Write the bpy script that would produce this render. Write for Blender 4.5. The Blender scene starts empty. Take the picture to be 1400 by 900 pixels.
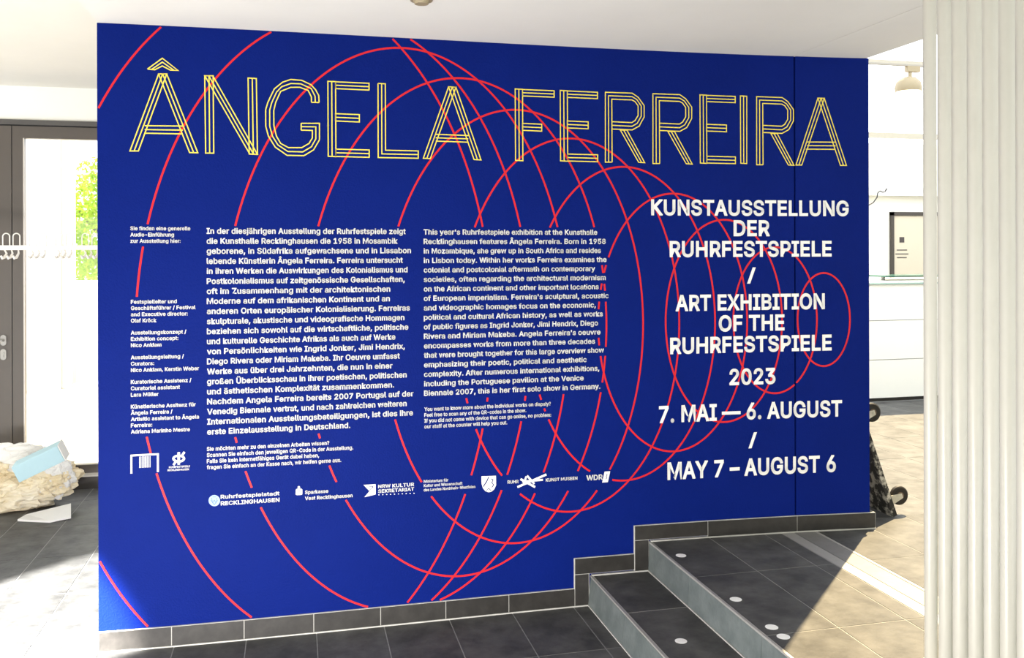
import bpy, bmesh, math, random
from mathutils import Vector, Matrix, noise

C = bpy.context.scene.collection
sc = bpy.context.scene
random.seed(7)

# ------------------------------------------------------------------ camera
F_PX, CY, YAW, PITCH, ROLL = 1231.47, 342.49, 0.236776, -0.000527, -0.002687
CAM = Vector((0.0, -4.0085, 1.66))
_w = Vector((math.sin(YAW) * math.cos(PITCH), math.cos(YAW) * math.cos(PITCH), math.sin(PITCH)))
_r = Vector((math.cos(YAW), -math.sin(YAW), 0))
_u = _r.cross(_w)
_r, _u = _r * math.cos(ROLL) + _u * math.sin(ROLL), -_r * math.sin(ROLL) + _u * math.cos(ROLL)
cd = bpy.data.cameras.new('camera')
cam = bpy.data.objects.new('camera', cd)
C.objects.link(cam)
cam.matrix_world = Matrix(((_r.x, _u.x, -_w.x, CAM.x), (_r.y, _u.y, -_w.y, CAM.y), (_r.z, _u.z, -_w.z, CAM.z), (0, 0, 0, 1)))
cd.sensor_width = 36
cd.lens = F_PX / 1400 * 36
cd.shift_y = (CY - 450) / 1400
cd.clip_start = 0.05
cd.clip_end = 200
sc.camera = cam

# ------------------------------------------------------------------ world, sun, window light, added fill lamps
world = bpy.data.worlds.new('sky')
sc.world = world
world.use_nodes = True
bg = world.node_tree.nodes['Background']
bg.inputs[0].default_value = (0.93, 0.97, 1.0, 1)
bg.inputs[1].default_value = 3.4

SUN_EL = math.radians(54)
sd = Vector((-math.cos(SUN_EL) * .7071, -math.cos(SUN_EL) * .7071, -math.sin(SUN_EL)))
sl = bpy.data.lights.new('sun', 'SUN')
sl.energy = 19
sl.angle = math.radians(0.6)
sl.color = (1.0, 0.78, 0.45)
so = bpy.data.objects.new('sun', sl)
C.objects.link(so)
so.location = (12, 12, 9)
so.rotation_euler = sd.to_track_quat('-Z', 'Y').to_euler()


def area(name, loc, target, sx, sy, power, col):
    l = bpy.data.lights.new(name, 'AREA')
    l.shape = 'RECTANGLE'
    l.size, l.size_y, l.energy, l.color = sx, sy, power, col
    o = bpy.data.objects.new(name, l)
    C.objects.link(o)
    o.location = loc
    o.rotation_euler = (Vector(target) - Vector(loc)).to_track_quat('-Z', 'Z').to_euler()
    return o


area('daylight_front_window', (-0.5, -8.3, 1.1), (0, 0, 0.9), 7, 1.7, 14, (1, .95, .88))
# unseen upward lamps on the floor, added in place of bounced sunlight
area('bounce_fill_front', (-1.4, -3.6, .02), (-1.4, -3.6, 2), 5.0, 3.2, 12, (1, .96, .90))
area('bounce_fill_left', (-3.3, .2, .02), (-3.3, .2, 2), 1.9, 4.8, 60, (1, .97, .90))
area('low_wall_fill', (-1.5, -2.4, .09), (-1.2, 0, .12), 3.8, .12, 240, (1, .97, .95))  # low strip lamp added out of frame to brighten the lower wall; no window
# added spot lamp for a small soft light pool at the foot of the wall
sp = bpy.data.lights.new('corner_pool_fill', 'SPOT')
sp.energy, sp.spot_size, sp.spot_blend, sp.shadow_soft_size, sp.color = 32000, math.radians(16), 0.3, 0.03, (1, .97, .93)
spo = bpy.data.objects.new('corner_pool_fill', sp)
C.objects.link(spo)
spo.location = (-4.2, -2.6, 1.9)
spo.rotation_euler = (Vector((-1.14, .38, 0.0)) - Vector(spo.location)).to_track_quat('-Z', 'Z').to_euler()

sc.view_settings.view_transform = 'Standard'
sc.view_settings.look = 'None'
sc.view_settings.gamma = 1
sc.view_settings.use_curve_mapping = False
sc.view_settings.exposure = 0.0


# ------------------------------------------------------------------ helpers
def s2l(c):
    return tuple(((v / 255) / 12.92 if v / 255 <= .04045 else ((v / 255 + .055) / 1.055) ** 2.4) for v in c)


def ray(px, py):
    return _w + _r * (px - 700) / F_PX + _u * (CY - py) / F_PX


def on_z(px, py, z=0.0):
    d = ray(px, py)
    return CAM + d * ((z - CAM.z) / d.z)


def on_y(px, py, y):
    d = ray(px, py)
    return CAM + d * ((y - CAM.y) / d.y)


def g(x):
    s = min(max(x, -1.2), 3.2) - 1.0
    return -0.01192952 * s * s - 0.00892933 * s ** 3 + 0.00213485


def on_wall(px, py):
    d = ray(px, py)
    y = 0.0
    for _ in range(12):
        t = (y - CAM.y) / d.y
        y = g(t * d.x)
    return t * d.x, CAM.z + t * d.z


MATS = {}


def mat(name, col, rough=.5, metal=0., spec=.5, noise_amt=0., noise_scale=8., col2=None, bump=0., bump_scale=60., rand=0., trans=0., ramp=(.36, .68)):
    if name in MATS:
        return MATS[name]
    m = bpy.data.materials.new(name)
    m.use_nodes = True
    nt = m.node_tree
    b = nt.nodes['Principled BSDF']
    b.inputs['Base Color'].default_value = (*col, 1)
    b.inputs['Roughness'].default_value = rough
    b.inputs['Metallic'].default_value = metal
    b.inputs['Specular IOR Level'].default_value = spec
    tc = nt.nodes.new('ShaderNodeTexCoord')
    geo = nt.nodes.new('ShaderNodeNewGeometry')
    if noise_amt or col2:
        n = nt.nodes.new('ShaderNodeTexNoise')
        n.inputs['Scale'].default_value = noise_scale
        n.inputs['Detail'].default_value = 8
        n.inputs['Roughness'].default_value = .65
        nt.links.new(geo.outputs['Position'], n.inputs['Vector'])
        r = nt.nodes.new('ShaderNodeValToRGB')
        r.color_ramp.elements[0].position = ramp[0]
        r.color_ramp.elements[1].position = ramp[1]
        c2 = col2 or tuple(v * (1 + noise_amt) for v in col)
        r.color_ramp.elements[0].color = (*col, 1)
        r.color_ramp.elements[1].color = (*c2, 1)
        nt.links.new(n.outputs['Fac'], r.inputs['Fac'])
        out = r.outputs['Color']
        if rand:
            oi = nt.nodes.new('ShaderNodeObjectInfo')
            mr = nt.nodes.new('ShaderNodeMapRange')
            mr.inputs[3].default_value = 1 - rand
            mr.inputs[4].default_value = 1 + rand
            nt.links.new(oi.outputs['Random'], mr.inputs[0])
            mx = nt.nodes.new('ShaderNodeVectorMath')
            mx.operation = 'SCALE'
            nt.links.new(out, mx.inputs[0])
            nt.links.new(mr.outputs[0], mx.inputs['Scale'])
            out = mx.outputs[0]
        nt.links.new(out, b.inputs['Base Color'])
    if bump:
        n2 = nt.nodes.new('ShaderNodeTexNoise')
        n2.inputs['Scale'].default_value = bump_scale
        n2.inputs['Detail'].default_value = 4
        nt.links.new(geo.outputs['Position'], n2.inputs['Vector'])
        bp = nt.nodes.new('ShaderNodeBump')
        bp.inputs['Strength'].default_value = bump
        bp.inputs['Distance'].default_value = .01
        nt.links.new(n2.outputs['Fac'], bp.inputs['Height'])
        nt.links.new(bp.outputs['Normal'], b.inputs['Normal'])
    if trans:
        tr = nt.nodes.new('ShaderNodeBsdfTranslucent')
        tr.inputs[0].default_value = (*col, 1)
        mxs = nt.nodes.new('ShaderNodeMixShader')
        mxs.inputs[0].default_value = trans
        o = nt.nodes['Material Output']
        nt.links.new(b.outputs[0], mxs.inputs[1])
        nt.links.new(tr.outputs[0], mxs.inputs[2])
        nt.links.new(mxs.outputs[0], o.inputs['Surface'])
    MATS[name] = m
    return m


def glass_mat():
    m = bpy.data.materials.new('clear_glass')
    m.use_nodes = True
    nt = m.node_tree
    nt.nodes.clear()
    o = nt.nodes.new('ShaderNodeOutputMaterial')
    t = nt.nodes.new('ShaderNodeBsdfTransparent')
    gl = nt.nodes.new('ShaderNodeBsdfGlossy')
    gl.inputs['Roughness'].default_value = .02
    f = nt.nodes.new('ShaderNodeFresnel')
    f.inputs[0].default_value = 1.45
    mx = nt.nodes.new('ShaderNodeMixShader')
    nt.links.new(f.outputs[0], mx.inputs[0])
    nt.links.new(t.outputs[0], mx.inputs[1])
    nt.links.new(gl.outputs[0], mx.inputs[2])
    nt.links.new(mx.outputs[0], o.inputs[0])
    return m


M_BLUE = mat('blue_wall_paint', (.0020, .0098, .118), .55, spec=.04, bump=.25, bump_scale=130, noise_amt=.10, noise_scale=3)
M_RED = mat('red_line_paint', s2l((192, 30, 38)), .5, spec=.2)
M_YEL = mat('yellow_line_paint', s2l((222, 200, 78)), .5, spec=.3)
M_WHT = mat('white_vinyl_lettering', (.76, .75, .71), .5, spec=.3)
M_PALEBLUE = mat('pale_blue_vinyl', s2l((140, 165, 205)), .5, spec=.3)
M_TILE = mat('dark_slate_tile', (.052, .052, .051), .5, spec=.15, col2=(.112, .111, .107), noise_scale=7, bump=.15, bump_scale=25, rand=.12)
M_RISER = mat('green_grey_riser_tile', (.10, .118, .115), .4, col2=(.15, .17, .165), noise_scale=14, bump=.1, rand=.06)
M_BASE = mat('dark_baseboard_tile', (.017, .0155, .0135), .4, col2=(.032, .029, .026), noise_scale=18, rand=.10)
M_GROUT = mat('pale_grout', (.42, .41, .38), .9, noise_amt=.2, noise_scale=30)
M_FGROUT = mat('grey_floor_grout', (.25, .25, .24), .9, noise_amt=.2, noise_scale=30)
M_CEIL = mat('off_white_ceiling_paint', (.70, .68, .63), .9, noise_amt=.04, noise_scale=2, bump=.03, bump_scale=40)
M_WALLW = mat('white_wall_paint', (.88, .87, .80), .85, noise_amt=.02)
M_PIPE = mat('cream_gloss_paint', (.55, .53, .46), .28, spec=.5, noise_amt=.04, noise_scale=6)
M_FRAME = mat('taupe_metal_frame', (.078, .065, .055), .38, spec=.5, noise_amt=.12, noise_scale=3)
M_BLACK = mat('black_rubber_gasket', (.01, .01, .01), .7)
M_ALU = mat('brushed_aluminium', (.34, .33, .31), .45, metal=.2, noise_amt=.1, noise_scale=40)
M_TRACK = mat('worn_grey_floor_rail', (.17, .165, .155), .5, noise_amt=.2, noise_scale=20)
M_STICK = mat('white_sticker', (.94, .94, .92), .6)
M_GLASS = glass_mat()


def setp(o, label=None, cat=None, group=None, kind=None):
    if label: o['label'] = label
    if cat: o['category'] = cat
    if group: o['group'] = group
    if kind: o['kind'] = kind
    return o


class MB:
    def __init__(self):
        self.v, self.f = [], []

    def box(self, x0, x1, y0, y1, z0, z1):
        n = len(self.v)
        self.v += [(x, y, z) for x in (x0, x1) for y in (y0, y1) for z in (z0, z1)]
        for f in ((0, 1, 3, 2), (4, 6, 7, 5), (0, 4, 5, 1), (2, 3, 7, 6), (0, 2, 6, 4), (1, 5, 7, 3)):
            self.f.append([n + i for i in f])
        return self

    def hexa(self, a, b):
        """prism between two quads a, b (lists of 4 points)"""
        n = len(self.v)
        self.v += [tuple(p) for p in a] + [tuple(p) for p in b]
        k = len(a)
        self.f.append([n + i for i in range(k)][::-1])
        self.f.append([n + k + i for i in range(k)])
        for i in range(k):
            j = (i + 1) % k
            self.f.append([n + i, n + j, n + k + j, n + k + i])
        return self

    def tube(self, pts, r, seg=10, caps=True, radii=None):
        n = len(self.v)
        pts = [Vector(p) for p in pts]
        up = None
        for i, p in enumerate(pts):
            t = (pts[min(i + 1, len(pts) - 1)] - pts[max(i - 1, 0)]).normalized()
            if up is None:
                up = t.orthogonal().normalized()
            a = (up - t * up.dot(t)).normalized()
            up = a
            b = t.cross(a)
            rr = radii[i] if radii else r
            for k in range(seg):
                th = 2 * math.pi * k / seg
                self.v.append(tuple(p + (a * math.cos(th) + b * math.sin(th)) * rr))
        for i in range(len(pts) - 1):
            for k in range(seg):
                k2 = (k + 1) % seg
                self.f.append([n + i * seg + k, n + i * seg + k2, n + (i + 1) * seg + k2, n + (i + 1) * seg + k])
        if caps:
            self.f.append([n + k for k in range(seg)][::-1])
            self.f.append([n + (len(pts) - 1) * seg + k for k in range(seg)])
        return self

    def build(self, name, m, parent=None, smooth=False, bevel=0):
        me = bpy.data.meshes.new(name)
        me.from_pydata(self.v, [], self.f)
        bm = bmesh.new()
        bm.from_mesh(me)
        bmesh.ops.recalc_face_normals(bm, faces=bm.faces)
        if bevel:
            bmesh.ops.bevel(bm, geom=list(bm.edges), offset=bevel, segments=2, affect='EDGES', profile=.6)
        bm.to_mesh(me)
        bm.free()
        me.materials.append(m)
        if smooth:
            for p in me.polygons:
                p.use_smooth = True
            try:
                me.set_sharp_from_angle(angle=math.radians(40))
            except Exception:
                pass
        o = bpy.data.objects.new(name, me)
        C.objects.link(o)
        if parent:
            o.parent = parent
            o.matrix_parent_inverse = parent.matrix_world.inverted()
        return o


def empty(name, loc, label=None, cat=None, group=None, kind=None):
    o = bpy.data.objects.new(name, None)
    o.empty_display_size = .1
    o.location = loc
    C.objects.link(o)
    o.matrix_world = Matrix.Translation(Vector(loc))
    return setp(o, label, cat, group, kind)


def struct(name, mb, m, parent=None, **k):
    o = mb.build(name, m, parent, **k)
    if parent is None:
        o['kind'] = 'structure'
    return o


# ------------------------------------------------------------------ structure: floor
R = 0.1377                      # riser height
L2 = 2 * R
floor = struct('floor', MB().box(-4.4, 1.40, -8.4, 2.80, -.20, -.0012), M_FGROUT)
# plain dark paving past the tiles that are laid one by one
mb = MB()
mb.box(-4.4, -2.832, -8.4, 2.80, -.003, 0)
mb.box(-2.826, 1.33, -8.4, -2.296, -.003, 0)
mb.build('floor_surround', M_TILE, floor)
TILE_MESH = {}


def tile(parent, x0, x1, y0, y1, z, m=None, name='floor_tile', t=.008, gap=.0018):
    w, d = round(x1 - x0 - 2 * gap, 3), round(y1 - y0 - 2 * gap, 3)
    m = m or M_TILE
    k = (w, d, m.name, t)
    if k not in TILE_MESH:
        b = .0012
        me = bpy.data.meshes.new(name)
        v = [(sx * w / 2, sy * d / 2, -t) for sx, sy in ((-1, -1), (1, -1), (1, 1), (-1, 1))]
        v += [(sx * w / 2, sy * d / 2, -b) for sx, sy in ((-1, -1), (1, -1), (1, 1), (-1, 1))]
        v += [(sx * (w / 2 - b), sy * (d / 2 - b), 0) for sx, sy in ((-1, -1), (1, -1), (1, 1), (-1, 1))]
        f = [(3, 2, 1, 0), (8, 9, 10, 11)]
        for a in (0, 4):
            for i in range(4):
                j = (i + 1) % 4
                f.append((a + i, a + j, a + 4 + j, a + 4 + i))
        me.from_pydata(v, [], f)
        me.materials.append(m)
        TILE_MESH[k] = me
    o = bpy.data.objects.new(name, TILE_MESH[k])
    C.objects.link(o)
    o.parent = parent
    o.matrix_parent_inverse = parent.matrix_world.inverted()
    o.location = ((x0 + x1) / 2, (y0 + y1) / 2, z + random.uniform(-.0003, .0003))
    return o


PX = .2917
XS = [1.254 - PX * i for i in range(14, -1, -1)]      # joints along the wall
YS = [-2.29, -1.68, -1.07, -.46]
YL = [-.46, .165, .745, 1.325, 1.905, 2.485, 2.80]
for a, b in zip(XS[:-1], XS[1:]):
    for c, d in zip(YS[:-1], YS[1:]):
        tile(floor, a, b, c, d, 0)
    if b < -.78:
        for c, d in zip(YL[:-1], YL[1:]):
            tile(floor, a, b, c, d, 0)
    else:
        tile(floor, a, b, -.46, -.004, 0)
for c, d in zip(YS[:-1], YS[1:]):
    tile(floor, 1.254, 1.330, c, d, 0)
tile(floor, 1.254, 1.330, -.46, -.004, 0)
# floor behind the blue wall (only reached by light)
MB().box(-.79, 1.33, .32, 2.80, -.003, 0).build('floor_surround', M_TILE, floor)

# step up at the entrance doors
st = struct('trim_1', MB().box(-4.4, 1.33, 2.815, 2.945, -.02, .08), mat('dark_threshold_stone', (.035, .03, .026), .35))
MB().box(-4.4, 1.33, 2.812, 2.95, .08, .083).build('sill_strip', mat('pale_sill_strip', (.55, .52, .47), .5), st)

# ------------------------------------------------------------------ stairs and landing
YF = -3.3
stairs = empty('stairs', (1.33, 0, 0), kind='structure')
MB().hexa([(1.334, YF, 0), (1.347, YF, R - .0012), (1.626, YF, R - .0012), (1.626, YF, 0)],
          [(1.334, -.004, 0), (1.347, -.004, R - .0012), (1.626, -.004, R - .0012), (1.626, -.004, 0)]).build('step_core', M_GROUT, stairs)
yj = [YF, -2.90, -2.29, -1.68, -1.07, -.455, -.004]


def riser(x0, z0, x1, z1):
    dx, dz = .006, .010
    for a, b in zip(yj[:-1], yj[1:]):
        a += .0022
        b -= .0022
        q = lambda y: [(x0 - .004, y, z0 + .006), (x1 - .004, y, z1 - dz), (x1 + .004, y, z1 - dz), (x0 + .004, y, z0 + .006)]
        MB().hexa(q(a), q(b)).build('riser_tile', M_RISER, stairs)
    MB().hexa([(x1 - .005, YF, z1 - .0075), (x1 - .005, YF, z1 + .0005), (x1 + .006, YF, z1 + .0005), (x1 + .006, YF, z1 - .0075)],
              [(x1 - .005, -.004, z1 - .0075), (x1 - .005, -.004, z1 + .0005), (x1 + .006, -.004, z1 + .0005), (x1 + .006, -.004, z1 - .0075)]).build('nosing_trim', M_ALU, stairs)
    MB().box(x0 - .007, x0 + .004, YF, -.004, z0 - .001, z0 + .005).build('sealant_bead', M_GROUT, stairs)


riser(1.330, 0, 1.343, R)
riser(1.627, R, 1.634, L2)
for a, b in zip(yj[:-1], yj[1:]):
    tile(stairs, 1.350, 1.622, a, b, R, name='tread_tile')

landing = struct('floor_1', MB().box(1.631, 9.5, YF, 6.3, -.2, L2 - .0012), M_FGROUT)
MB().box(4.55, 9.5, YF, -1.68, L2 - .003, L2).build('floor_surround', M_TILE, landing)
MB().box(1.64, 9.5, YF, -2.90, L2 - .003, L2).build('floor_surround', M_TILE, landing)
MB().box(6.26, 9.5, -1.68, 6.3, L2 - .003, L2).build('floor_surround', M_TILE, landing)
YJ = [-2.90, -2.29, -1.68, -1.085, -.49, .05, .62, 1.18, 1.74, 2.30, 2.87, 3.13]
XL = [1.64, 1.931, 2.214, 2.300]
for a, b in zip(XL[:-1], XL[1:]):
    for c, d in zip(YJ[:4], YJ[1:5]):
        tile(landing, a, b, c, d, L2)
    tile(landing, a, b, -.49, -.004, L2)
XR = [2.488, 2.772] + [2.772 + .291 * i for i in range(1, 13)]
for a, b in zip(XR[:-1], XR[1:]):
    for c, d in zip(YJ[:-1], YJ[1:]):
        if b < 2.8 and c > -.5:
            d = min(d, -.03)
            if c > -.1: continue
        if a > 4.5 and c < -1.7: continue
        tile(landing, a, b, c, d, L2)
# running rail of the folding partition let into the landing
rail = empty('floor_rail', (2.39, -1.5, L2), 'grey metal running rail with two dark slots let into the dark tiled landing', 'floor rail')
MB().box(2.303, 2.486, YF, -.03, L2 - .003, L2 - .0015).build('slot_bed', M_BLACK, rail)
MB().box(2.303, 2.362, YF, -.03, L2 - .002, L2 + .001).build('outer_strip', M_ALU, rail)
MB().box(2.369, 2.462, YF, -.03, L2 - .002, L2 + .0005).build('cover_strip', M_TRACK, rail)
MB().box(2.471, 2.486, YF, -.03, L2 - .002, L2 + .001).build('edge_strip', M_ALU, rail)

# ------------------------------------------------------------------ the blue wall
ZT = 2.605


def wall_mesh(x0, x1, th, zlow, z1):
    mb = MB()
    n = max(2, int((x1 - x0) / .12) + 1)
    xs = [x0 + (x1 - x0) * i / n for i in range(n + 1)]
    for a, b in zip(xs[:-1], xs[1:]):
        k = len(mb.v)
        for x in (a, b):
            mb.v += [(x, g(x), zlow), (x, g(x), z1), (x, th, z1), (x, th, zlow)]
        for i in range(4):
            j = (i + 1) % 4
            mb.f.append([k + i, k + j, k + 4 + j, k + 4 + i])
    mb.f.append([0, 1, 2, 3])
    k = len(mb.v) - 4
    mb.f.append([k, k + 1, k + 2, k + 3])
    bm = bmesh.new()
    return mb


def merge(o):
    bm = bmesh.new()
    bm.from_mesh(o.data)
    bmesh.ops.remove_doubles(bm, verts=bm.verts, dist=1e-5)
    bmesh.ops.recalc_face_normals(bm, faces=bm.faces)
    bm.to_mesh(o.data)
    bm.free()
    return o


wall = empty('wall_back', (-.79, 0, 0), kind='structure')
merge(wall_mesh(-.7925, 2.3785, .30, 0.0, ZT).build('painted_wall', M_BLUE, wall, smooth=True))
merge(wall_mesh(2.3865, 2.767, .30, L2, ZT).build('partition_leaf', M_BLUE, wall, smooth=True))
MB().box(2.372, 2.392, .0, .28, L2, ZT).build('joint_shadow_gap', M_BLACK, wall)

# baseboard tiles
bb = empty('baseboard_back', (0, 0, 0), kind='structure')


def bpiece(x0, x1, z0, z1, m=M_BASE, name='baseboard_tile', t=.011, gap=.0018, ya=0):
    x0 += gap
    x1 -= gap
    y = lambda x: g(x) - ya
    mb = MB()
    mb.hexa([(x0, y(x0) - t, z0), (x0, y(x0) - t, z1), (x0, y(x0), z1), (x0, y(x0), z0)],
            [(x1, y(x1) - t, z0), (x1, y(x1) - t, z1), (x1, y(x1), z1), (x1, y(x1), z0)])
    return mb.build(name, m, bb)


BH = .0845
jx = [-.7925, -.506, -.214, .076, .364, .655, .946, 1.261]
for a, b in zip(jx[:-1], jx[1:]):
    bpiece(a, b, .005, BH - .002)
    bpiece(a, b, .0, BH, M_GROUT, 'grout_line', t=.0085, gap=0)
    bpiece(a, b, -.001, .005, M_GROUT, 'sealant_bead', t=.015, gap=0)
bpiece(1.261, 1.330, .005, .1475)
bpiece(1.259, 1.332, .0, .1495, M_GROUT, 'grout_line', t=.0085, gap=0)
bpiece(1.259, 1.332, -.001, .005, M_GROUT, 'sealant_bead', t=.015, gap=0)
bpiece(1.261, 1.554, .1505, .222)
bpiece(1.259, 1.554, .1485, .224, M_GROUT, 'grout_line', t=.0085, gap=0)
bpiece(1.345, 1.554, R, R + .0055, M_GROUT, 'sealant_bead', t=.015, gap=0)
bpiece(1.556, 1.626, R + .006, .2845)
bpiece(1.554, 1.627, R, .2865, M_GROUT, 'grout_line', t=.0085, gap=0)
bpiece(1.554, 1.627, R, R + .0055, M_GROUT, 'sealant_bead', t=.015, gap=0)
for a, b in ((1.556, 1.925), (1.925, 2.385), (2.385, 2.79)):
    bpiece(a, b, L2 + (.012 if a < 1.6 else .006), .3535)
    bpiece(a - .002, b + .0, L2 + (.010 if a < 1.6 else 0), .3555, M_GROUT, 'grout_line', t=.0085, gap=0)
    bpiece(max(a, 1.637), b, L2, L2 + .0055, M_GROUT, 'sealant_bead', t=.015, gap=0)
# return round the end of the wall
MB().box(2.7675, 2.788, g(2.77) + .001, .30, L2, .3535).build('baseboard_tile', M_BASE, bb)
MB().box(2.788, 2.7915, g(2.77) - .011, .30, L2, .3555).build('grout_line', M_GROUT, bb)


# ------------------------------------------------------------------ painted lines and lettering on the wall
def flat(name, polys, m, eps, parent=wall):
    """polys: list of (x,z) outlines laid on the wall face, each given a hair of thickness"""
    v, f = [], []
    for p in polys:
        n = len(v)
        v += [(x, g(x) - eps, z) for x, z in p]
        f.append(list(range(n, n + len(p))))
    me = bpy.data.meshes.new(name)
    me.from_pydata(v, [], f)
    me.materials.append(m)
    bm = bmesh.new()
    bm.from_mesh(me)
    for fc in bm.faces:
        fc.normal_update()
        if fc.normal.y > 0:
            fc.normal_flip()
    bm.to_mesh(me)
    bm.free()
    o = bpy.data.objects.new(name, me)
    C.objects.link(o)
    o.parent = parent
    o.matrix_parent_inverse = parent.matrix_world.inverted()
    return o


def face_front(me):
    bm = bmesh.new()
    bm.from_mesh(me)
    for fc in bm.faces:
        fc.normal_update()
        if fc.normal.y > 0:
            fc.normal_flip()
    bm.to_mesh(me)
    bm.free()


def ribbon(pts, w, closed=False):
    """mitred strip along a polyline in wall space -> quads"""
    n = len(pts)
    out = []
    off = []
    for i, p in enumerate(pts):
        a = pts[i - 1] if (i > 0 or closed) else None
        b = pts[(i + 1) % n] if (i < n - 1 or closed) else None
        d1 = (Vector(p) - Vector(a)).normalized() if a is not None else None
        d2 = (Vector(b) - Vector(p)).normalized() if b is not None else None
        if d1 is None: d1 = d2
        if d2 is None: d2 = d1
        n1, n2 = Vector((-d1.y, d1.x)), Vector((-d2.y, d2.x))
        m_ = (n1 + n2)
        m_ = m_.normalized() if m_.length > 1e-6 else n1
        k = w / 2 / max(.45, m_.dot(n1))
        off.append((Vector(p) + m_ * k, Vector(p) - m_ * k))
    for i in range(n - (0 if closed else 1)):
        j = (i + 1) % n
        out.append([tuple(off[i][0]), tuple(off[j][0]), tuple(off[j][1]), tuple(off[i][1])])
    return out


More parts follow.
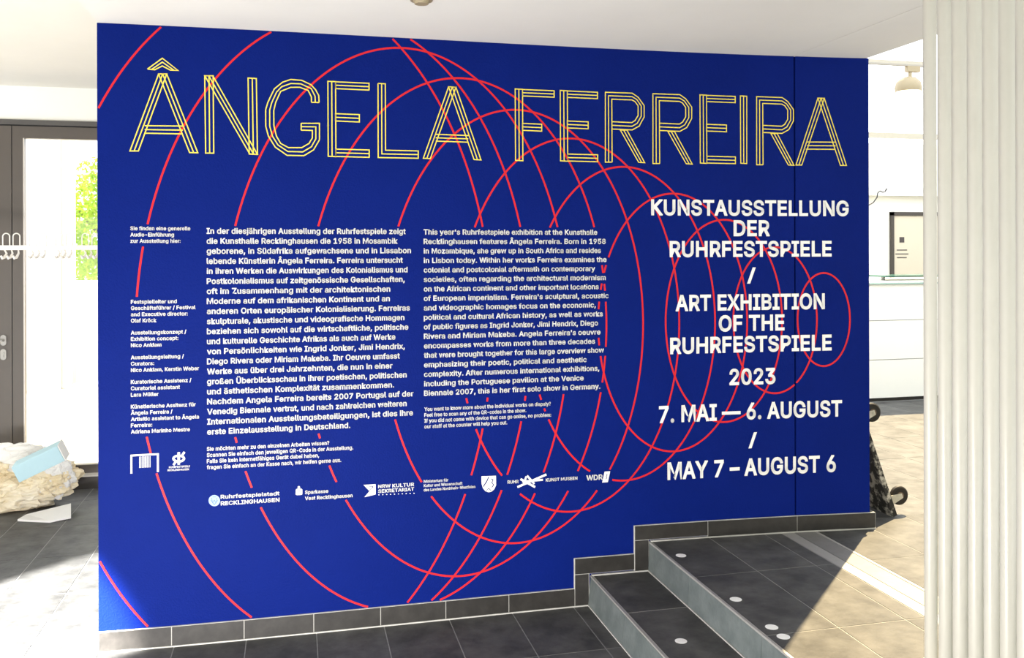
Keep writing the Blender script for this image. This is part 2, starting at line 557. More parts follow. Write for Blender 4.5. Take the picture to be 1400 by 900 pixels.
# -- lettering: outlines of a plain bold grotesque alphabet, thousandths of an em
# rows: character number, advance, outline points x y, triangles
GLYPHS = [
(39,206,[78,318,70,509,136,509,128,318],[0,2,1,0,3,2]),
(44,188,[38,-119,68,71,137,71,84,-119],[0,2,1,0,3,2]),
(45,453,[337,244,337,188,114,188,114,244],[2,0,3,2,1,0]),
(46,188,[95,-4,78,-1,63,9,53,24,50,41,53,59,63,73,78,83,95,87,113,83,128,73,138,59,141,41,138,24,128,9,113,-1],[7,9,8,6,9,7,6,10,9,5,10,6,5,11,10,4,11,5,4,12,11,3,12,4,3,13,12,2,
13,3,2,14,13,1,14,2,1,15,14,0,15,1]),
(47,249,[235,533,71,-76,14,-76,178,533],[2,0,3,2,1,0]),
(48,453,[227,-7,174,1,130,24,95,62,69,113,53,178,48,254,53,330,69,395,95,447,130,484,174,508,227,516,279,508,323,484,358,447,384,395,400,330,405,254,400,178,384,113,359,62,323,24,
279,1,227,50,261,56,290,74,313,103,330,144,340,194,344,254,340,314,330,365,313,405,290,435,261,453,227,460,192,453,163,435,140,405,123,365,113,314,109,254,113,194,123,144,140,103,
163,74,192,56],[11,13,12,10,13,11,10,14,13,9,14,10,9,36,14,36,15,14,9,37,36,35,15,36,9,38,37,34,15,35,8,38,9,34,16,15,8,39,38,33,16,34,8,40,39,32,16,33,7,40,8,32,17,16,7,41,40,31,
17,32,6,41,7,31,18,17,6,42,41,30,18,31,5,42,6,5,43,42,29,18,30,29,19,18,5,44,43,28,19,29,4,44,5,28,20,19,4,45,44,27,20,28,3,45,4,27,21,20,3,46,45,26,21,27,3,47,46,25,21,26,2,47,3,
25,22,21,2,24,47,24,22,25,2,22,24,1,22,2,1,23,22,1,0,23]),
(49,453,[76,0,76,55,391,55,391,0,276,509,276,0,212,0,212,448,209,448,86,358,86,427,198,509],[10,4,11,10,8,4,8,7,4,7,5,4,10,9,8,6,5,7,0,2,1,0,3,2]),
(50,453,[64,0,64,47,234,229,261,257,282,282,299,305,311,327,318,348,320,371,317,397,308,419,293,436,273,449,250,457,224,460,196,457,172,447,153,433,139,413,130,390,127,362,66,362,
71,405,86,442,111,473,143,496,182,511,225,516,268,511,306,497,337,474,361,445,376,411,381,372,378,345,371,318,357,290,336,259,306,223,267,180,153,60,153,57,389,57,389,0],[26,28,27,
26,29,28,25,29,26,25,30,29,24,30,25,24,31,30,23,15,24,15,14,24,14,13,24,13,31,24,12,31,13,23,16,15,11,31,12,23,17,16,11,32,31,22,17,23,10,32,11,22,18,17,9,32,10,22,19,18,9,33,32,
21,19,22,8,33,9,21,20,19,8,34,33,7,34,8,6,34,7,6,35,34,5,35,6,5,36,35,4,36,5,4,37,36,3,37,4,3,38,37,2,38,3,1,38,2,1,39,38,1,40,39,1,41,40,1,42,41,1,43,42,0,43,1]),
(51,453,[218,-7,173,-3,133,10,98,30,70,57,52,91,44,132,109,132,115,107,126,87,144,71,165,59,191,52,219,50,248,53,275,61,297,74,315,93,325,116,329,145,326,172,316,196,299,217,275,
234,242,244,201,248,157,248,157,299,288,448,288,452,70,452,70,509,372,509,372,461,211,278,211,289,264,288,308,276,344,253,371,222,387,186,393,145,387,103,370,66,344,36,309,12,266,
-2],[30,32,31,30,33,32,30,29,33,29,28,33,28,34,33,27,35,28,35,34,28,26,35,27,26,36,35,26,37,36,26,38,37,26,25,38,25,24,38,24,39,38,23,39,24,22,39,23,22,40,39,21,40,22,20,40,21,20,
41,40,19,41,20,18,41,19,18,42,41,5,7,6,5,8,7,17,42,18,5,9,8,17,43,42,16,43,17,4,9,5,4,10,9,15,43,16,4,11,10,15,44,43,14,44,15,4,12,11,3,12,4,13,44,14,3,13,12,3,44,13,3,45,44,2,45,
3,2,46,45,1,46,2,1,0,46]),
(52,453,[40,105,40,158,247,509,311,509,109,166,109,163,413,163,413,105,282,0,282,121,282,146,282,318,343,318,343,0],[1,3,2,1,4,3,10,12,11,10,13,12,1,5,4,1,6,5,1,10,6,10,7,6,0,10,1,
0,9,10,13,7,10,0,8,9,8,7,0,8,13,7]),
(53,453,[221,-7,178,-2,140,11,108,32,83,60,66,93,60,130,122,130,127,108,138,89,154,73,173,60,196,52,221,50,250,53,276,64,298,82,314,104,324,131,328,162,324,193,314,221,297,244,275,
262,248,273,218,277,192,275,167,268,145,258,128,246,67,253,96,509,366,509,366,452,151,452,134,301,136,301,155,315,178,325,203,331,229,334,263,330,294,321,321,306,345,285,364,260,
379,231,388,199,391,163,385,117,369,76,343,41,309,15,268,-1],[30,34,31,34,32,31,34,33,32,30,35,34,39,41,40,38,41,39,38,42,41,37,42,38,37,43,42,36,43,37,36,44,43,30,36,35,30,26,36,
26,25,36,25,44,36,25,45,44,24,45,25,30,27,26,23,45,24,30,28,27,22,45,23,22,46,45,30,29,28,21,46,22,21,47,46,20,47,21,20,48,47,19,48,20,19,49,48,18,49,19,17,49,18,5,7,6,5,8,7,17,50,
49,5,9,8,16,50,17,4,9,5,4,10,9,15,50,16,15,51,50,4,11,10,14,51,15,4,12,11,3,12,4,13,51,14,3,13,12,3,51,13,3,52,51,2,52,3,2,53,52,1,53,2,1,0,53]),
(54,453,[226,-7,182,-1,142,15,109,40,84,74,69,115,64,162,68,199,80,239,102,285,137,340,252,509,322,509,151,261,145,261,154,275,165,288,179,299,196,307,214,312,235,314,278,309,316,
295,346,271,370,240,384,201,389,157,384,112,368,73,343,39,310,14,271,-2,226,48,254,52,279,63,299,79,314,101,324,128,327,157,324,187,314,213,299,235,279,251,254,262,226,265,198,262,
174,252,153,235,138,214,128,188,125,158,128,128,138,102,153,79,174,63,198,52],[10,12,11,10,16,12,16,13,12,9,16,10,19,21,20,18,21,19,18,22,21,17,22,18,16,22,17,16,23,22,9,15,16,13,
44,16,44,23,16,8,15,9,8,14,15,44,43,23,43,24,23,13,45,44,13,46,45,42,24,43,8,13,14,8,46,13,8,47,46,41,24,42,41,25,24,7,47,8,7,48,47,40,25,41,7,49,48,39,25,40,39,26,25,6,49,7,6,50,
49,38,26,39,5,50,6,5,51,50,37,26,38,37,27,26,5,52,51,36,27,37,4,52,5,36,28,27,4,53,52,35,28,36,4,54,53,34,28,35,3,54,4,34,29,28,3,55,54,33,29,34,3,32,55,32,29,33,3,29,32,2,29,3,2,
30,29,1,30,2,1,31,30,0,31,1]),
(55,453,[97,0,323,448,323,452,62,452,62,509,391,509,391,449,165,0],[3,5,4,3,2,5,2,6,5,1,6,2,1,7,6,0,7,1]),
(56,453,[226,-7,178,-2,136,11,101,33,74,62,57,96,52,135,55,166,65,195,81,220,101,241,125,256,153,265,153,267,119,282,93,308,76,342,70,380,75,417,90,450,114,477,146,498,184,511,226,
516,269,511,306,498,337,477,361,450,377,417,382,380,376,342,359,308,333,282,300,267,300,265,327,256,351,241,372,220,387,195,397,166,401,135,395,96,378,62,352,33,317,11,275,-2,226,
49,258,52,285,60,307,74,323,91,333,113,337,139,333,165,322,189,305,208,283,223,256,232,226,235,196,232,169,223,147,208,130,189,119,165,115,139,119,113,129,91,145,74,167,60,195,52,
226,290,252,292,274,300,293,313,307,330,316,351,319,376,316,399,308,420,294,437,275,449,252,457,226,460,200,457,177,449,159,437,145,420,136,399,133,376,136,351,145,330,159,313,178,
300,201,292],[22,24,23,21,24,22,21,25,24,20,25,21,20,26,25,19,26,20,19,82,26,82,27,26,19,83,82,81,27,82,19,84,83,80,27,81,18,84,19,80,28,27,18,85,84,79,28,80,18,86,85,78,28,79,18,
87,86,77,28,78,17,87,18,77,29,28,17,88,87,76,29,77,16,88,17,76,30,29,16,89,88,75,30,76,16,90,89,74,30,75,74,31,30,15,90,16,15,91,90,73,31,74,15,92,91,72,31,73,72,32,31,14,92,15,14,
93,92,71,32,72,14,70,93,70,32,71,14,32,70,14,33,32,13,33,14,12,33,13,12,34,33,11,34,12,11,35,34,10,35,11,10,36,35,9,58,10,58,36,10,58,37,36,9,59,58,57,37,58,9,60,59,56,37,57,9,61,
60,55,37,56,8,61,9,55,38,37,8,62,61,54,38,55,7,62,8,54,39,38,7,63,62,53,39,54,6,63,7,53,40,39,6,64,63,52,40,53,6,65,64,51,40,52,5,65,6,51,41,40,5,66,65,50,41,51,4,66,5,50,42,41,4,
67,66,49,42,50,4,68,67,48,42,49,3,68,4,48,43,42,3,69,68,47,43,48,3,46,69,46,43,47,3,43,46,2,43,3,2,44,43,1,44,2,1,45,44,0,45,1]),
(57,453,[226,516,271,510,310,494,343,468,368,434,384,393,389,347,385,309,373,270,350,224,315,168,200,0,130,0,301,248,307,248,299,234,287,221,273,210,257,202,238,196,218,195,175,
199,137,214,106,237,83,269,68,307,64,352,69,397,85,436,110,469,143,494,182,510,226,460,199,457,174,446,154,429,138,407,129,381,125,352,129,322,138,295,154,274,174,257,199,247,226,
243,254,247,279,257,299,273,314,295,324,321,327,350,324,381,314,407,299,429,279,446,254,457],[31,1,0,30,1,31,30,2,1,29,2,30,29,3,2,28,33,29,33,32,29,32,3,29,32,55,3,55,4,3,28,34,
33,54,4,55,28,35,34,53,4,54,27,35,28,53,5,4,27,36,35,52,5,53,27,37,36,51,5,52,26,37,27,51,6,5,26,38,37,50,6,51,25,38,26,25,39,38,49,6,50,49,7,6,25,40,39,48,7,49,48,8,7,24,40,25,24,
41,40,47,8,48,24,42,41,46,8,47,46,14,8,14,9,8,23,42,24,23,43,42,45,13,46,13,14,46,45,17,13,17,12,13,15,9,14,23,44,43,44,17,45,23,17,44,22,17,23,16,9,15,16,10,9,17,10,16,21,17,22,
21,18,17,12,10,17,21,19,18,20,19,21,12,11,10]),
(58,188,[95,271,78,274,63,284,53,299,50,316,53,334,63,349,78,359,95,362,113,359,128,349,138,334,141,316,138,299,128,284,113,274,95,-4,78,-1,63,9,53,24,50,41,53,59,63,73,78,83,95,
87,113,83,128,73,138,59,141,41,138,24,128,9,113,-1],[23,25,24,22,25,23,22,26,25,21,26,22,21,27,26,20,27,21,20,28,27,19,28,20,19,29,28,18,29,19,18,30,29,17,30,18,17,31,30,16,31,17,
7,9,8,6,9,7,6,10,9,5,10,6,5,11,10,4,11,5,4,12,11,3,12,4,3,13,12,2,13,3,2,14,13,1,14,2,1,15,14,0,15,1]),
(63,358,[164,-4,146,-1,131,9,121,24,118,41,121,58,131,73,146,83,164,86,181,83,196,73,206,58,209,41,206,24,196,9,181,-1,132,152,132,159,134,200,141,230,153,252,168,269,187,284,209,
298,230,314,247,334,258,357,262,384,259,406,250,425,237,441,220,452,200,459,178,462,157,459,137,453,120,441,106,425,96,404,92,378,27,378,33,418,49,452,73,479,103,499,138,511,178,
516,219,511,255,498,284,478,306,451,319,418,324,382,319,344,306,311,284,284,254,261,235,248,219,235,207,221,200,205,195,185,194,158,194,152],[45,47,46,44,47,45,44,48,47,43,48,44,
43,49,48,42,49,43,42,33,49,33,50,49,42,34,33,32,50,33,42,35,34,31,50,32,42,36,35,41,36,42,30,50,31,30,51,50,41,37,36,29,51,30,41,38,37,28,51,29,40,38,41,28,52,51,27,52,28,40,39,38,
26,52,27,26,53,52,25,53,26,25,54,53,24,54,25,23,54,24,23,55,54,22,55,23,21,55,22,21,56,55,20,56,21,20,57,56,19,57,20,19,58,57,19,59,58,18,59,19,18,60,59,18,61,60,17,61,18,17,62,61,
16,62,17,16,63,62,7,9,8,6,9,7,6,10,9,5,10,6,5,11,10,4,11,5,4,12,11,3,12,4,3,13,12,2,13,3,2,14,13,1,14,2,1,15,14,0,15,1]),
(65,480,[16,0,201,509,276,509,463,0,395,0,287,302,276,334,264,372,250,420,232,478,245,478,228,419,213,371,201,333,191,302,85,0,110,142,110,199,370,199,370,142],[0,9,1,9,2,1,9,10,2,
10,3,2,0,17,9,17,11,9,11,8,9,11,8,10,8,18,10,18,3,10,7,18,8,17,12,11,6,18,7,17,13,12,5,18,6,17,14,13,17,16,14,16,15,14,4,19,5,19,18,5,0,16,17,16,18,17,16,19,18,19,3,18,0,15,16,4,3,
19]),
(66,456,[60,0,60,509,241,509,289,504,329,491,359,469,381,442,394,410,398,374,395,344,387,320,373,301,356,286,336,275,315,267,315,262,339,257,363,245,385,227,402,203,414,173,418,
136,413,100,400,67,377,39,344,18,301,4,247,0,125,57,245,57,296,63,330,80,349,105,355,137,352,161,342,184,327,203,306,218,279,228,248,231,125,231,125,285,238,285,265,288,288,296,
308,309,323,326,333,348,336,372,330,403,313,429,283,446,240,452,125,452],[0,53,1,53,2,1,53,3,2,53,4,3,53,5,4,53,52,5,52,6,5,0,41,53,51,6,52,50,6,51,50,7,6,49,7,50,49,8,7,48,8,49,
48,9,8,47,9,48,46,9,47,46,10,9,45,10,46,45,11,10,44,11,45,44,12,11,43,12,44,42,12,43,42,13,12,0,40,41,40,42,41,40,13,42,40,14,13,40,15,14,40,16,15,40,17,16,40,39,17,39,18,17,0,28,
40,38,18,39,37,18,38,37,19,18,36,19,37,36,20,19,35,20,36,34,20,35,34,21,20,33,21,34,32,21,33,32,22,21,31,22,32,31,23,22,30,23,31,30,24,23,29,24,30,0,29,28,0,24,29,0,25,24,0,26,25,
0,27,26]),
(67,510,[267,-7,205,1,150,25,104,63,70,115,48,179,40,254,48,329,70,393,104,445,150,484,205,508,267,516,305,513,340,504,373,490,402,471,427,447,448,418,463,385,473,348,408,348,401,
373,389,395,375,413,357,428,337,440,315,449,292,454,267,456,223,450,184,432,150,403,125,364,109,314,103,254,109,194,125,145,151,105,184,76,223,59,267,53,292,55,315,60,337,69,357,
81,375,96,389,114,401,136,408,160,473,160,463,124,448,91,428,62,402,38,373,19,341,5,305,-4],[11,13,12,11,14,13,10,14,11,10,15,14,10,16,15,9,16,10,9,29,16,29,17,16,9,30,29,28,17,29,
27,17,28,9,31,30,26,17,27,26,18,17,8,31,9,25,18,26,8,32,31,24,18,25,24,19,18,23,19,24,8,33,32,22,19,23,7,33,8,22,20,19,21,20,22,7,34,33,6,34,7,6,35,34,5,35,6,5,36,35,5,37,36,4,37,
5,48,50,49,48,51,50,4,38,37,47,51,48,47,52,51,3,38,4,46,52,47,3,39,38,45,52,46,45,53,52,44,53,45,3,40,39,43,53,44,2,40,3,43,54,53,42,54,43,2,41,40,41,54,42,2,54,41,2,55,54,1,55,2,
1,56,55,1,57,56,0,57,1]),
(68,502,[60,0,125,0,125,509,60,509,125,57,215,57,125,452,215,452,215,0,215,509,272,63,318,81,354,110,379,149,394,198,399,255,394,312,379,361,
354,399,320,428,275,446,291,8,351,31,398,68,433,119,455,181,462,255,455,329,433,391,399,441,353,478,294,501],
[0,1,2,0,2,3,1,8,5,1,5,4,6,7,9,6,9,2,5,8,21,5,21,10,10,21,22,10,22,11,11,22,23,11,23,12,12,23,24,12,24,13,13,24,25,13,25,14,14,25,26,14,26,15,
15,26,27,15,27,16,16,27,28,16,28,17,17,28,29,17,29,18,18,29,30,18,30,19,19,30,31,19,31,20,20,31,9,20,9,7]),
(69,419,[60,0,60,509,372,509,372,452,125,452,125,286,355,286,355,229,125,229,125,57,375,57,375,0],[0,4,1,4,2,1,4,3,2,0,5,4,0,8,5,8,6,5,8,7,6,0,9,8,0,10,9,0,11,10]),
(70,410,[60,0,60,509,369,509,369,452,125,452,125,278,346,278,346,221,125,221,125,0],[0,4,1,4,2,1,4,3,2,0,5,4,0,8,5,8,6,5,8,7,6,0,9,8]),
(71,520,[269,-7,205,1,149,25,104,64,69,116,47,179,40,254,47,329,69,393,103,445,149,484,203,508,265,516,304,513,340,504,374,489,403,469,429,445,449,416,465,384,474,349,408,349,399,
372,387,393,373,411,356,427,337,439,315,448,291,454,265,456,222,450,183,432,150,404,125,364,109,314,103,254,109,194,125,145,151,105,184,76,224,59,269,53,309,57,345,71,374,93,396,
123,410,160,415,202,434,199,283,199,283,256,478,256,478,200,471,141,451,91,419,50,377,19,326,0],[11,13,12,11,14,13,10,14,11,10,15,14,10,16,15,9,16,10,9,29,16,29,17,16,9,30,29,28,
17,29,27,17,28,9,31,30,26,17,27,8,31,9,26,18,17,25,18,26,8,32,31,24,18,25,24,19,18,23,19,24,8,33,32,7,33,8,22,19,23,22,20,19,21,20,22,7,34,33,6,34,7,6,35,34,49,51,50,49,47,51,47,
52,51,5,35,6,5,36,35,49,46,47,48,52,47,48,53,52,46,48,49,46,53,48,5,37,36,4,37,5,45,53,46,4,38,37,45,54,53,44,54,45,3,38,4,3,39,38,43,54,44,43,55,54,3,40,39,42,55,43,2,40,3,2,41,
40,41,55,42,2,55,41,2,56,55,1,56,2,1,57,56,0,57,1]),
(72,517,[60,0,60,509,125,509,125,289,392,289,392,509,457,509,457,0,392,0,392,232,125,232,125,0],[0,2,1,0,3,2,4,6,5,4,7,6,0,10,3,10,4,3,10,9,4,9,7,4,0,11,10,8,7,9]),
(73,300,[31,0,31,57,118,57,118,452,31,452,31,509,269,509,269,452,183,452,183,57,269,57,269,0],[4,6,5,4,7,6,2,8,3,2,9,8,0,2,1,0,9,2,0,10,9,0,11,10]),
(74,396,[185,-7,124,3,75,33,44,81,33,145,33,173,98,173,98,145,104,104,122,74,149,56,185,50,220,56,248,74,266,104,272,145,272,509,336,509,336,145,326,81,294,33,246,3],[15,17,16,15,
18,17,4,6,5,4,7,6,3,7,4,3,8,7,14,18,15,14,19,18,3,9,8,13,19,14,2,9,3,13,20,19,2,10,9,12,20,13,11,20,12,2,11,10,2,20,11,1,20,2,1,21,20,0,21,1]),
(75,467,[60,0,125,0,125,509,60,509,125,190,125,275,364,509,448,509,172,236,222,287,372,0,449,0],
[0,1,2,0,2,3,4,5,6,4,6,7,8,9,11,8,11,10]),
(76,393,[60,0,60,509,125,509,125,57,361,57,361,0],[0,2,1,0,3,2,0,4,3,0,5,4]),
(77,628,[60,0,60,509,152,509,277,187,282,174,287,159,293,141,299,123,305,103,311,84,317,65,322,49,307,49,312,65,318,83,324,102,330,121,336,140,342,158,348,174,352,187,476,509,568,
509,568,0,504,0,504,291,504,308,504,327,505,347,505,369,506,391,506,413,507,435,507,457,513,457,505,433,498,409,490,386,482,363,474,341,467,322,461,305,456,291,342,0,286,0,170,291,
165,304,159,321,152,340,145,361,137,384,129,408,121,432,112,457,119,457,119,437,120,416,120,394,121,372,121,350,122,328,122,309,122,291,122,0],[0,53,1,53,2,1,53,54,2,54,3,2,20,33,
21,33,22,21,33,34,22,34,23,22,0,52,53,55,3,54,20,32,33,35,32,34,32,23,34,56,52,55,52,3,55,20,35,32,35,31,32,20,36,35,0,56,52,56,51,52,0,57,56,20,37,36,0,58,57,20,38,37,0,59,58,20,
39,38,0,60,59,20,40,39,0,61,60,20,41,40,0,62,61,20,42,41,0,63,62,20,43,42,19,43,20,18,43,19,17,43,18,16,43,17,15,43,16,14,43,15,13,10,14,10,43,14,13,11,10,12,11,13]),
(78,523,[60,0,60,509,136,509,343,183,352,169,363,151,375,130,388,107,401,82,414,55,405,54,402,81,401,108,400,134,399,157,399,178,399,195,399,509,463,509,463,0,387,0,202,290,190,
310,177,331,164,354,148,381,130,413,108,452,119,454,121,417,122,384,123,354,124,328,125,307,125,291,125,0],[0,27,1,27,2,1,27,28,2,28,3,2,16,18,17,16,19,18,29,26,28,26,3,28,0,29,27,
29,26,27,0,30,29,25,3,26,0,31,30,24,3,25,23,3,24,0,32,31,22,3,23,0,33,32,21,3,22,0,34,33,0,35,34,20,3,21,15,19,16,20,4,3,14,19,15,20,5,4,13,19,14,20,6,5,12,19,13,20,7,6,11,19,12,
20,8,7,20,10,8,10,9,8,10,19,11,20,19,10]),
(79,533,[267,-7,205,1,150,25,105,63,70,115,48,179,40,254,48,329,70,393,105,445,150,484,205,508,267,516,329,508,384,484,429,445,464,393,486,329,493,254,486,179,464,115,429,63,384,
25,329,1,267,53,310,59,349,76,383,105,408,144,425,194,430,254,425,314,408,365,383,404,349,433,310,450,267,456,223,450,184,433,151,404,125,364,109,314,103,254,109,194,125,144,151,
105,184,76,223,59],[11,13,12,10,13,11,10,14,13,9,14,10,9,36,14,36,15,14,9,37,36,35,15,36,34,15,35,9,38,37,8,38,9,34,16,15,33,16,34,8,39,38,32,16,33,8,40,39,7,40,8,32,17,16,31,17,
32,7,41,40,6,41,7,31,18,17,30,18,31,6,42,41,5,42,6,5,43,42,29,18,30,29,19,18,5,44,43,28,19,29,4,44,5,28,20,19,4,45,44,27,20,28,3,45,4,27,21,20,3,46,45,26,21,27,3,47,46,25,21,26,25,
22,21,2,47,3,2,24,47,24,22,25,2,22,24,1,22,2,1,23,22,1,0,23]),
(80,445,[60,0,60,509,235,509,289,503,332,487,366,462,390,430,404,391,409,348,404,304,390,265,366,233,332,207,289,191,235,186,109,186,109,242,233,242,269,246,297,256,318,272,333,
294,342,319,344,348,342,376,333,402,318,423,297,439,268,449,232,452,125,452,125,0],[0,30,1,30,2,1,30,3,2,30,4,3,30,5,4,30,29,5,29,28,5,28,6,5,0,16,30,16,31,30,27,6,28,26,6,27,26,7,
6,25,7,26,24,7,25,24,8,7,23,8,24,22,8,23,22,9,8,21,9,22,21,10,9,20,10,21,19,10,20,19,11,10,18,11,19,17,11,18,0,15,16,31,17,16,31,14,17,14,11,17,14,12,11,14,13,12,0,14,15,0,31,14]),
(81,533,[245,159,313,159,369,85,384,65,468,-48,401,-48,346,27,331,46,267,-7,205,1,150,25,105,63,70,115,48,179,40,254,48,329,70,393,105,445,150,484,205,508,267,516,329,508,384,484,
429,445,464,393,486,329,493,254,486,179,464,115,429,63,384,25,329,1,267,53,310,59,349,76,383,105,408,144,425,194,430,254,425,314,408,365,383,404,349,433,310,450,267,456,223,450,
184,433,151,404,125,364,109,314,103,254,109,194,125,144,151,105,184,76,223,59],[19,21,20,18,21,19,18,22,21,17,22,18,17,44,22,44,23,22,17,45,44,43,23,44,42,23,43,17,46,45,16,46,17,
42,24,23,41,24,42,16,47,46,40,24,41,16,48,47,15,48,16,40,25,24,39,25,40,15,49,48,14,49,15,39,26,25,38,26,39,14,50,49,13,50,14,13,51,50,37,26,38,37,27,26,13,52,51,36,27,37,12,52,13,
36,28,27,7,1,0,7,34,1,34,2,1,12,53,52,35,28,36,11,53,12,35,29,28,11,54,53,34,2,35,2,29,35,3,29,2,11,55,54,33,7,34,4,29,3,30,4,29,10,55,11,10,32,55,32,7,33,10,7,32,10,6,7,10,31,6,
31,5,6,9,31,10,31,4,30,9,8,31,5,4,31]),
(82,449,[60,0,60,509,236,509,290,504,333,489,367,465,390,433,405,395,409,352,405,309,390,271,367,240,333,217,289,203,236,198,96,198,96,255,234,255,269,258,298,267,319,281,334,300,
342,324,345,352,342,380,334,405,319,425,298,440,269,449,233,452,125,452,125,0,353,0,230,229,303,229,428,0],[0,16,1,16,30,1,30,2,1,30,3,2,30,4,3,30,5,4,30,29,5,29,28,5,28,6,5,16,31,
30,27,6,28,26,6,27,26,7,6,25,7,26,24,7,25,24,8,7,23,8,24,22,8,23,22,9,8,21,9,22,21,10,9,20,10,21,19,10,20,19,11,10,18,11,19,17,11,18,0,15,16,31,17,16,31,33,17,33,11,17,33,34,11,34,
12,11,31,14,33,14,32,33,35,12,34,13,35,12,14,35,13,0,14,15,0,31,14,32,35,14]),
(83,447,[224,-9,172,-4,128,9,91,31,64,60,46,96,38,137,104,137,110,110,123,88,142,71,166,59,194,52,224,49,257,52,286,60,311,74,329,92,341,114,346,139,342,161,332,179,316,193,296,
205,272,214,245,222,184,239,128,260,86,289,60,326,52,372,58,413,75,448,102,476,138,498,180,511,227,516,275,511,316,498,351,476,377,449,394,415,401,378,337,378,326,412,302,437,267,
453,225,459,194,456,167,448,145,435,129,418,118,398,115,376,119,352,131,334,148,319,169,308,191,300,212,293,264,279,287,272,312,264,336,252,359,238,379,220,395,198,405,171,408,139,
403,99,386,64,360,34,323,11,278,-4],[35,37,36,34,37,35,34,38,37,33,38,34,33,39,38,33,40,39,32,47,33,47,40,33,32,48,47,46,40,47,32,49,48,45,40,46,45,41,40,31,49,32,31,50,49,44,41,
45,31,51,50,31,52,51,44,42,41,30,52,31,43,42,44,30,53,52,30,54,53,29,54,30,29,55,54,29,56,55,28,56,29,28,57,56,28,58,57,28,59,58,28,60,59,27,60,28,27,61,60,27,62,61,27,63,62,26,63,
27,26,64,63,25,64,26,25,65,64,24,65,25,24,66,65,23,66,24,22,66,23,22,67,66,21,67,22,20,67,21,20,68,67,19,68,20,18,68,19,18,69,68,5,7,6,5,8,7,17,69,18,5,9,8,17,70,69,4,9,5,16,70,17,
4,10,9,15,70,16,4,11,10,15,71,70,14,71,15,3,11,4,3,12,11,13,71,14,3,13,12,3,71,13,3,72,71,2,72,3,2,73,72,1,73,2,1,0,73]),
(84,449,[32,452,32,509,417,509,417,452,257,452,257,0,193,0,193,452],[0,2,1,0,3,2,6,4,7,6,5,4]),
(85,517,[259,-8,203,-2,154,15,114,43,85,80,66,124,60,173,60,509,124,509,124,178,128,144,141,113,160,87,187,68,220,56,259,52,298,56,331,68,357,87,377,113,389,144,393,178,393,509,
457,509,457,173,451,124,433,80,403,43,363,15,315,-2],[6,8,7,6,9,8,21,23,22,21,24,23,6,10,9,20,24,21,5,10,6,20,25,24,5,11,10,19,25,20,19,26,25,4,11,5,4,12,11,18,26,19,4,13,12,17,26,
18,3,13,4,17,27,26,3,14,13,16,27,17,3,15,14,15,27,16,3,27,15,2,27,3,2,28,27,1,28,2,1,29,28,0,29,1]),
(86,480,[204,0,16,509,84,509,192,206,203,176,215,137,230,89,248,31,235,31,252,90,267,138,279,176,290,206,395,509,463,509,278,0],[0,2,1,0,3,2,12,14,13,12,15,14,0,4,3,11,15,12,10,15,
11,0,5,4,9,15,10,0,6,5,8,7,9,7,15,9,0,7,6,0,15,7]),
(87,686,[155,0,16,509,82,509,163,196,170,171,175,145,181,120,187,94,192,67,197,40,189,40,194,67,200,94,205,120,211,145,218,171,224,196,306,509,380,509,462,196,468,171,474,145,480,
120,486,94,492,67,497,40,488,40,493,67,499,94,504,120,510,145,517,171,523,196,603,509,670,509,530,0,455,0,368,323,359,356,351,391,344,431,336,475,350,475,342,433,335,395,327,359,
318,323,230,0],[0,2,1,0,3,2,16,41,17,41,18,17,41,42,18,42,19,18,32,34,33,32,35,34,16,43,41,43,40,41,43,40,42,40,19,42,16,44,43,39,19,40,16,45,44,38,19,39,16,46,45,37,19,38,16,47,
46,36,19,37,0,4,3,15,47,16,36,20,19,31,35,32,0,5,4,14,47,15,36,21,20,30,35,31,0,6,5,13,47,14,36,22,21,29,35,30,0,7,6,12,47,13,36,23,22,28,35,29,0,8,7,11,47,12,36,24,23,27,35,28,0,
10,8,10,9,8,10,47,11,36,26,24,26,25,24,26,35,27,0,47,10,36,35,26]),
(88,474,[18,0,217,284,217,236,29,509,104,509,178,400,192,379,204,361,214,345,223,329,233,312,243,292,232,292,243,311,252,329,261,345,272,361,284,379,298,400,374,509,446,509,259,
239,259,287,456,0,382,0,292,129,279,149,268,165,259,180,250,195,241,212,230,231,244,231,235,213,225,196,216,181,206,166,195,149,182,129,91,0],[2,4,3,2,5,4,18,20,19,18,21,20,2,6,5,
17,21,18,2,7,6,16,21,17,2,8,7,15,21,16,2,1,8,1,9,8,14,22,15,22,21,15,1,10,9,13,22,14,1,12,10,12,11,10,12,22,13,1,22,12,1,23,22,0,31,1,31,32,1,32,23,1,0,33,31,33,30,31,33,30,32,30,
23,32,0,34,33,29,23,30,0,35,34,28,23,29,0,36,35,27,23,28,0,37,36,26,23,27,0,38,37,25,23,26,0,39,38,24,23,25]),
(89,472,[203,0,203,208,16,509,91,509,192,344,208,318,222,292,236,264,250,230,224,230,237,265,251,293,265,318,280,344,381,509,455,509,268,208,268,0],[1,3,2,1,4,3,13,15,14,13,16,15,
1,5,4,12,16,13,11,16,12,1,6,5,10,16,11,1,7,6,9,8,10,8,16,10,1,8,7,1,16,8,0,16,1,0,17,16]),
(90,438,[42,0,42,46,273,385,289,408,306,431,323,453,341,476,348,454,317,453,285,452,254,452,223,452,40,452,40,509,397,509,397,462,169,129,152,105,134,81,116,57,97,33,90,54,121,56,
152,57,183,57,214,57,399,57,399,0],[12,14,13,12,6,14,6,15,14,12,5,6,7,15,6,7,16,15,8,5,7,5,16,7,12,8,5,8,4,5,12,9,8,12,10,9,12,11,10,24,26,25,24,27,26,23,27,24,22,27,23,21,27,22]),
(97,389,[160,-9,126,-5,94,5,68,22,48,45,35,73,30,108,34,138,43,161,58,179,78,193,100,203,125,211,152,216,178,220,209,224,234,227,252,230,265,235,273,243,276,255,276,257,273,279,
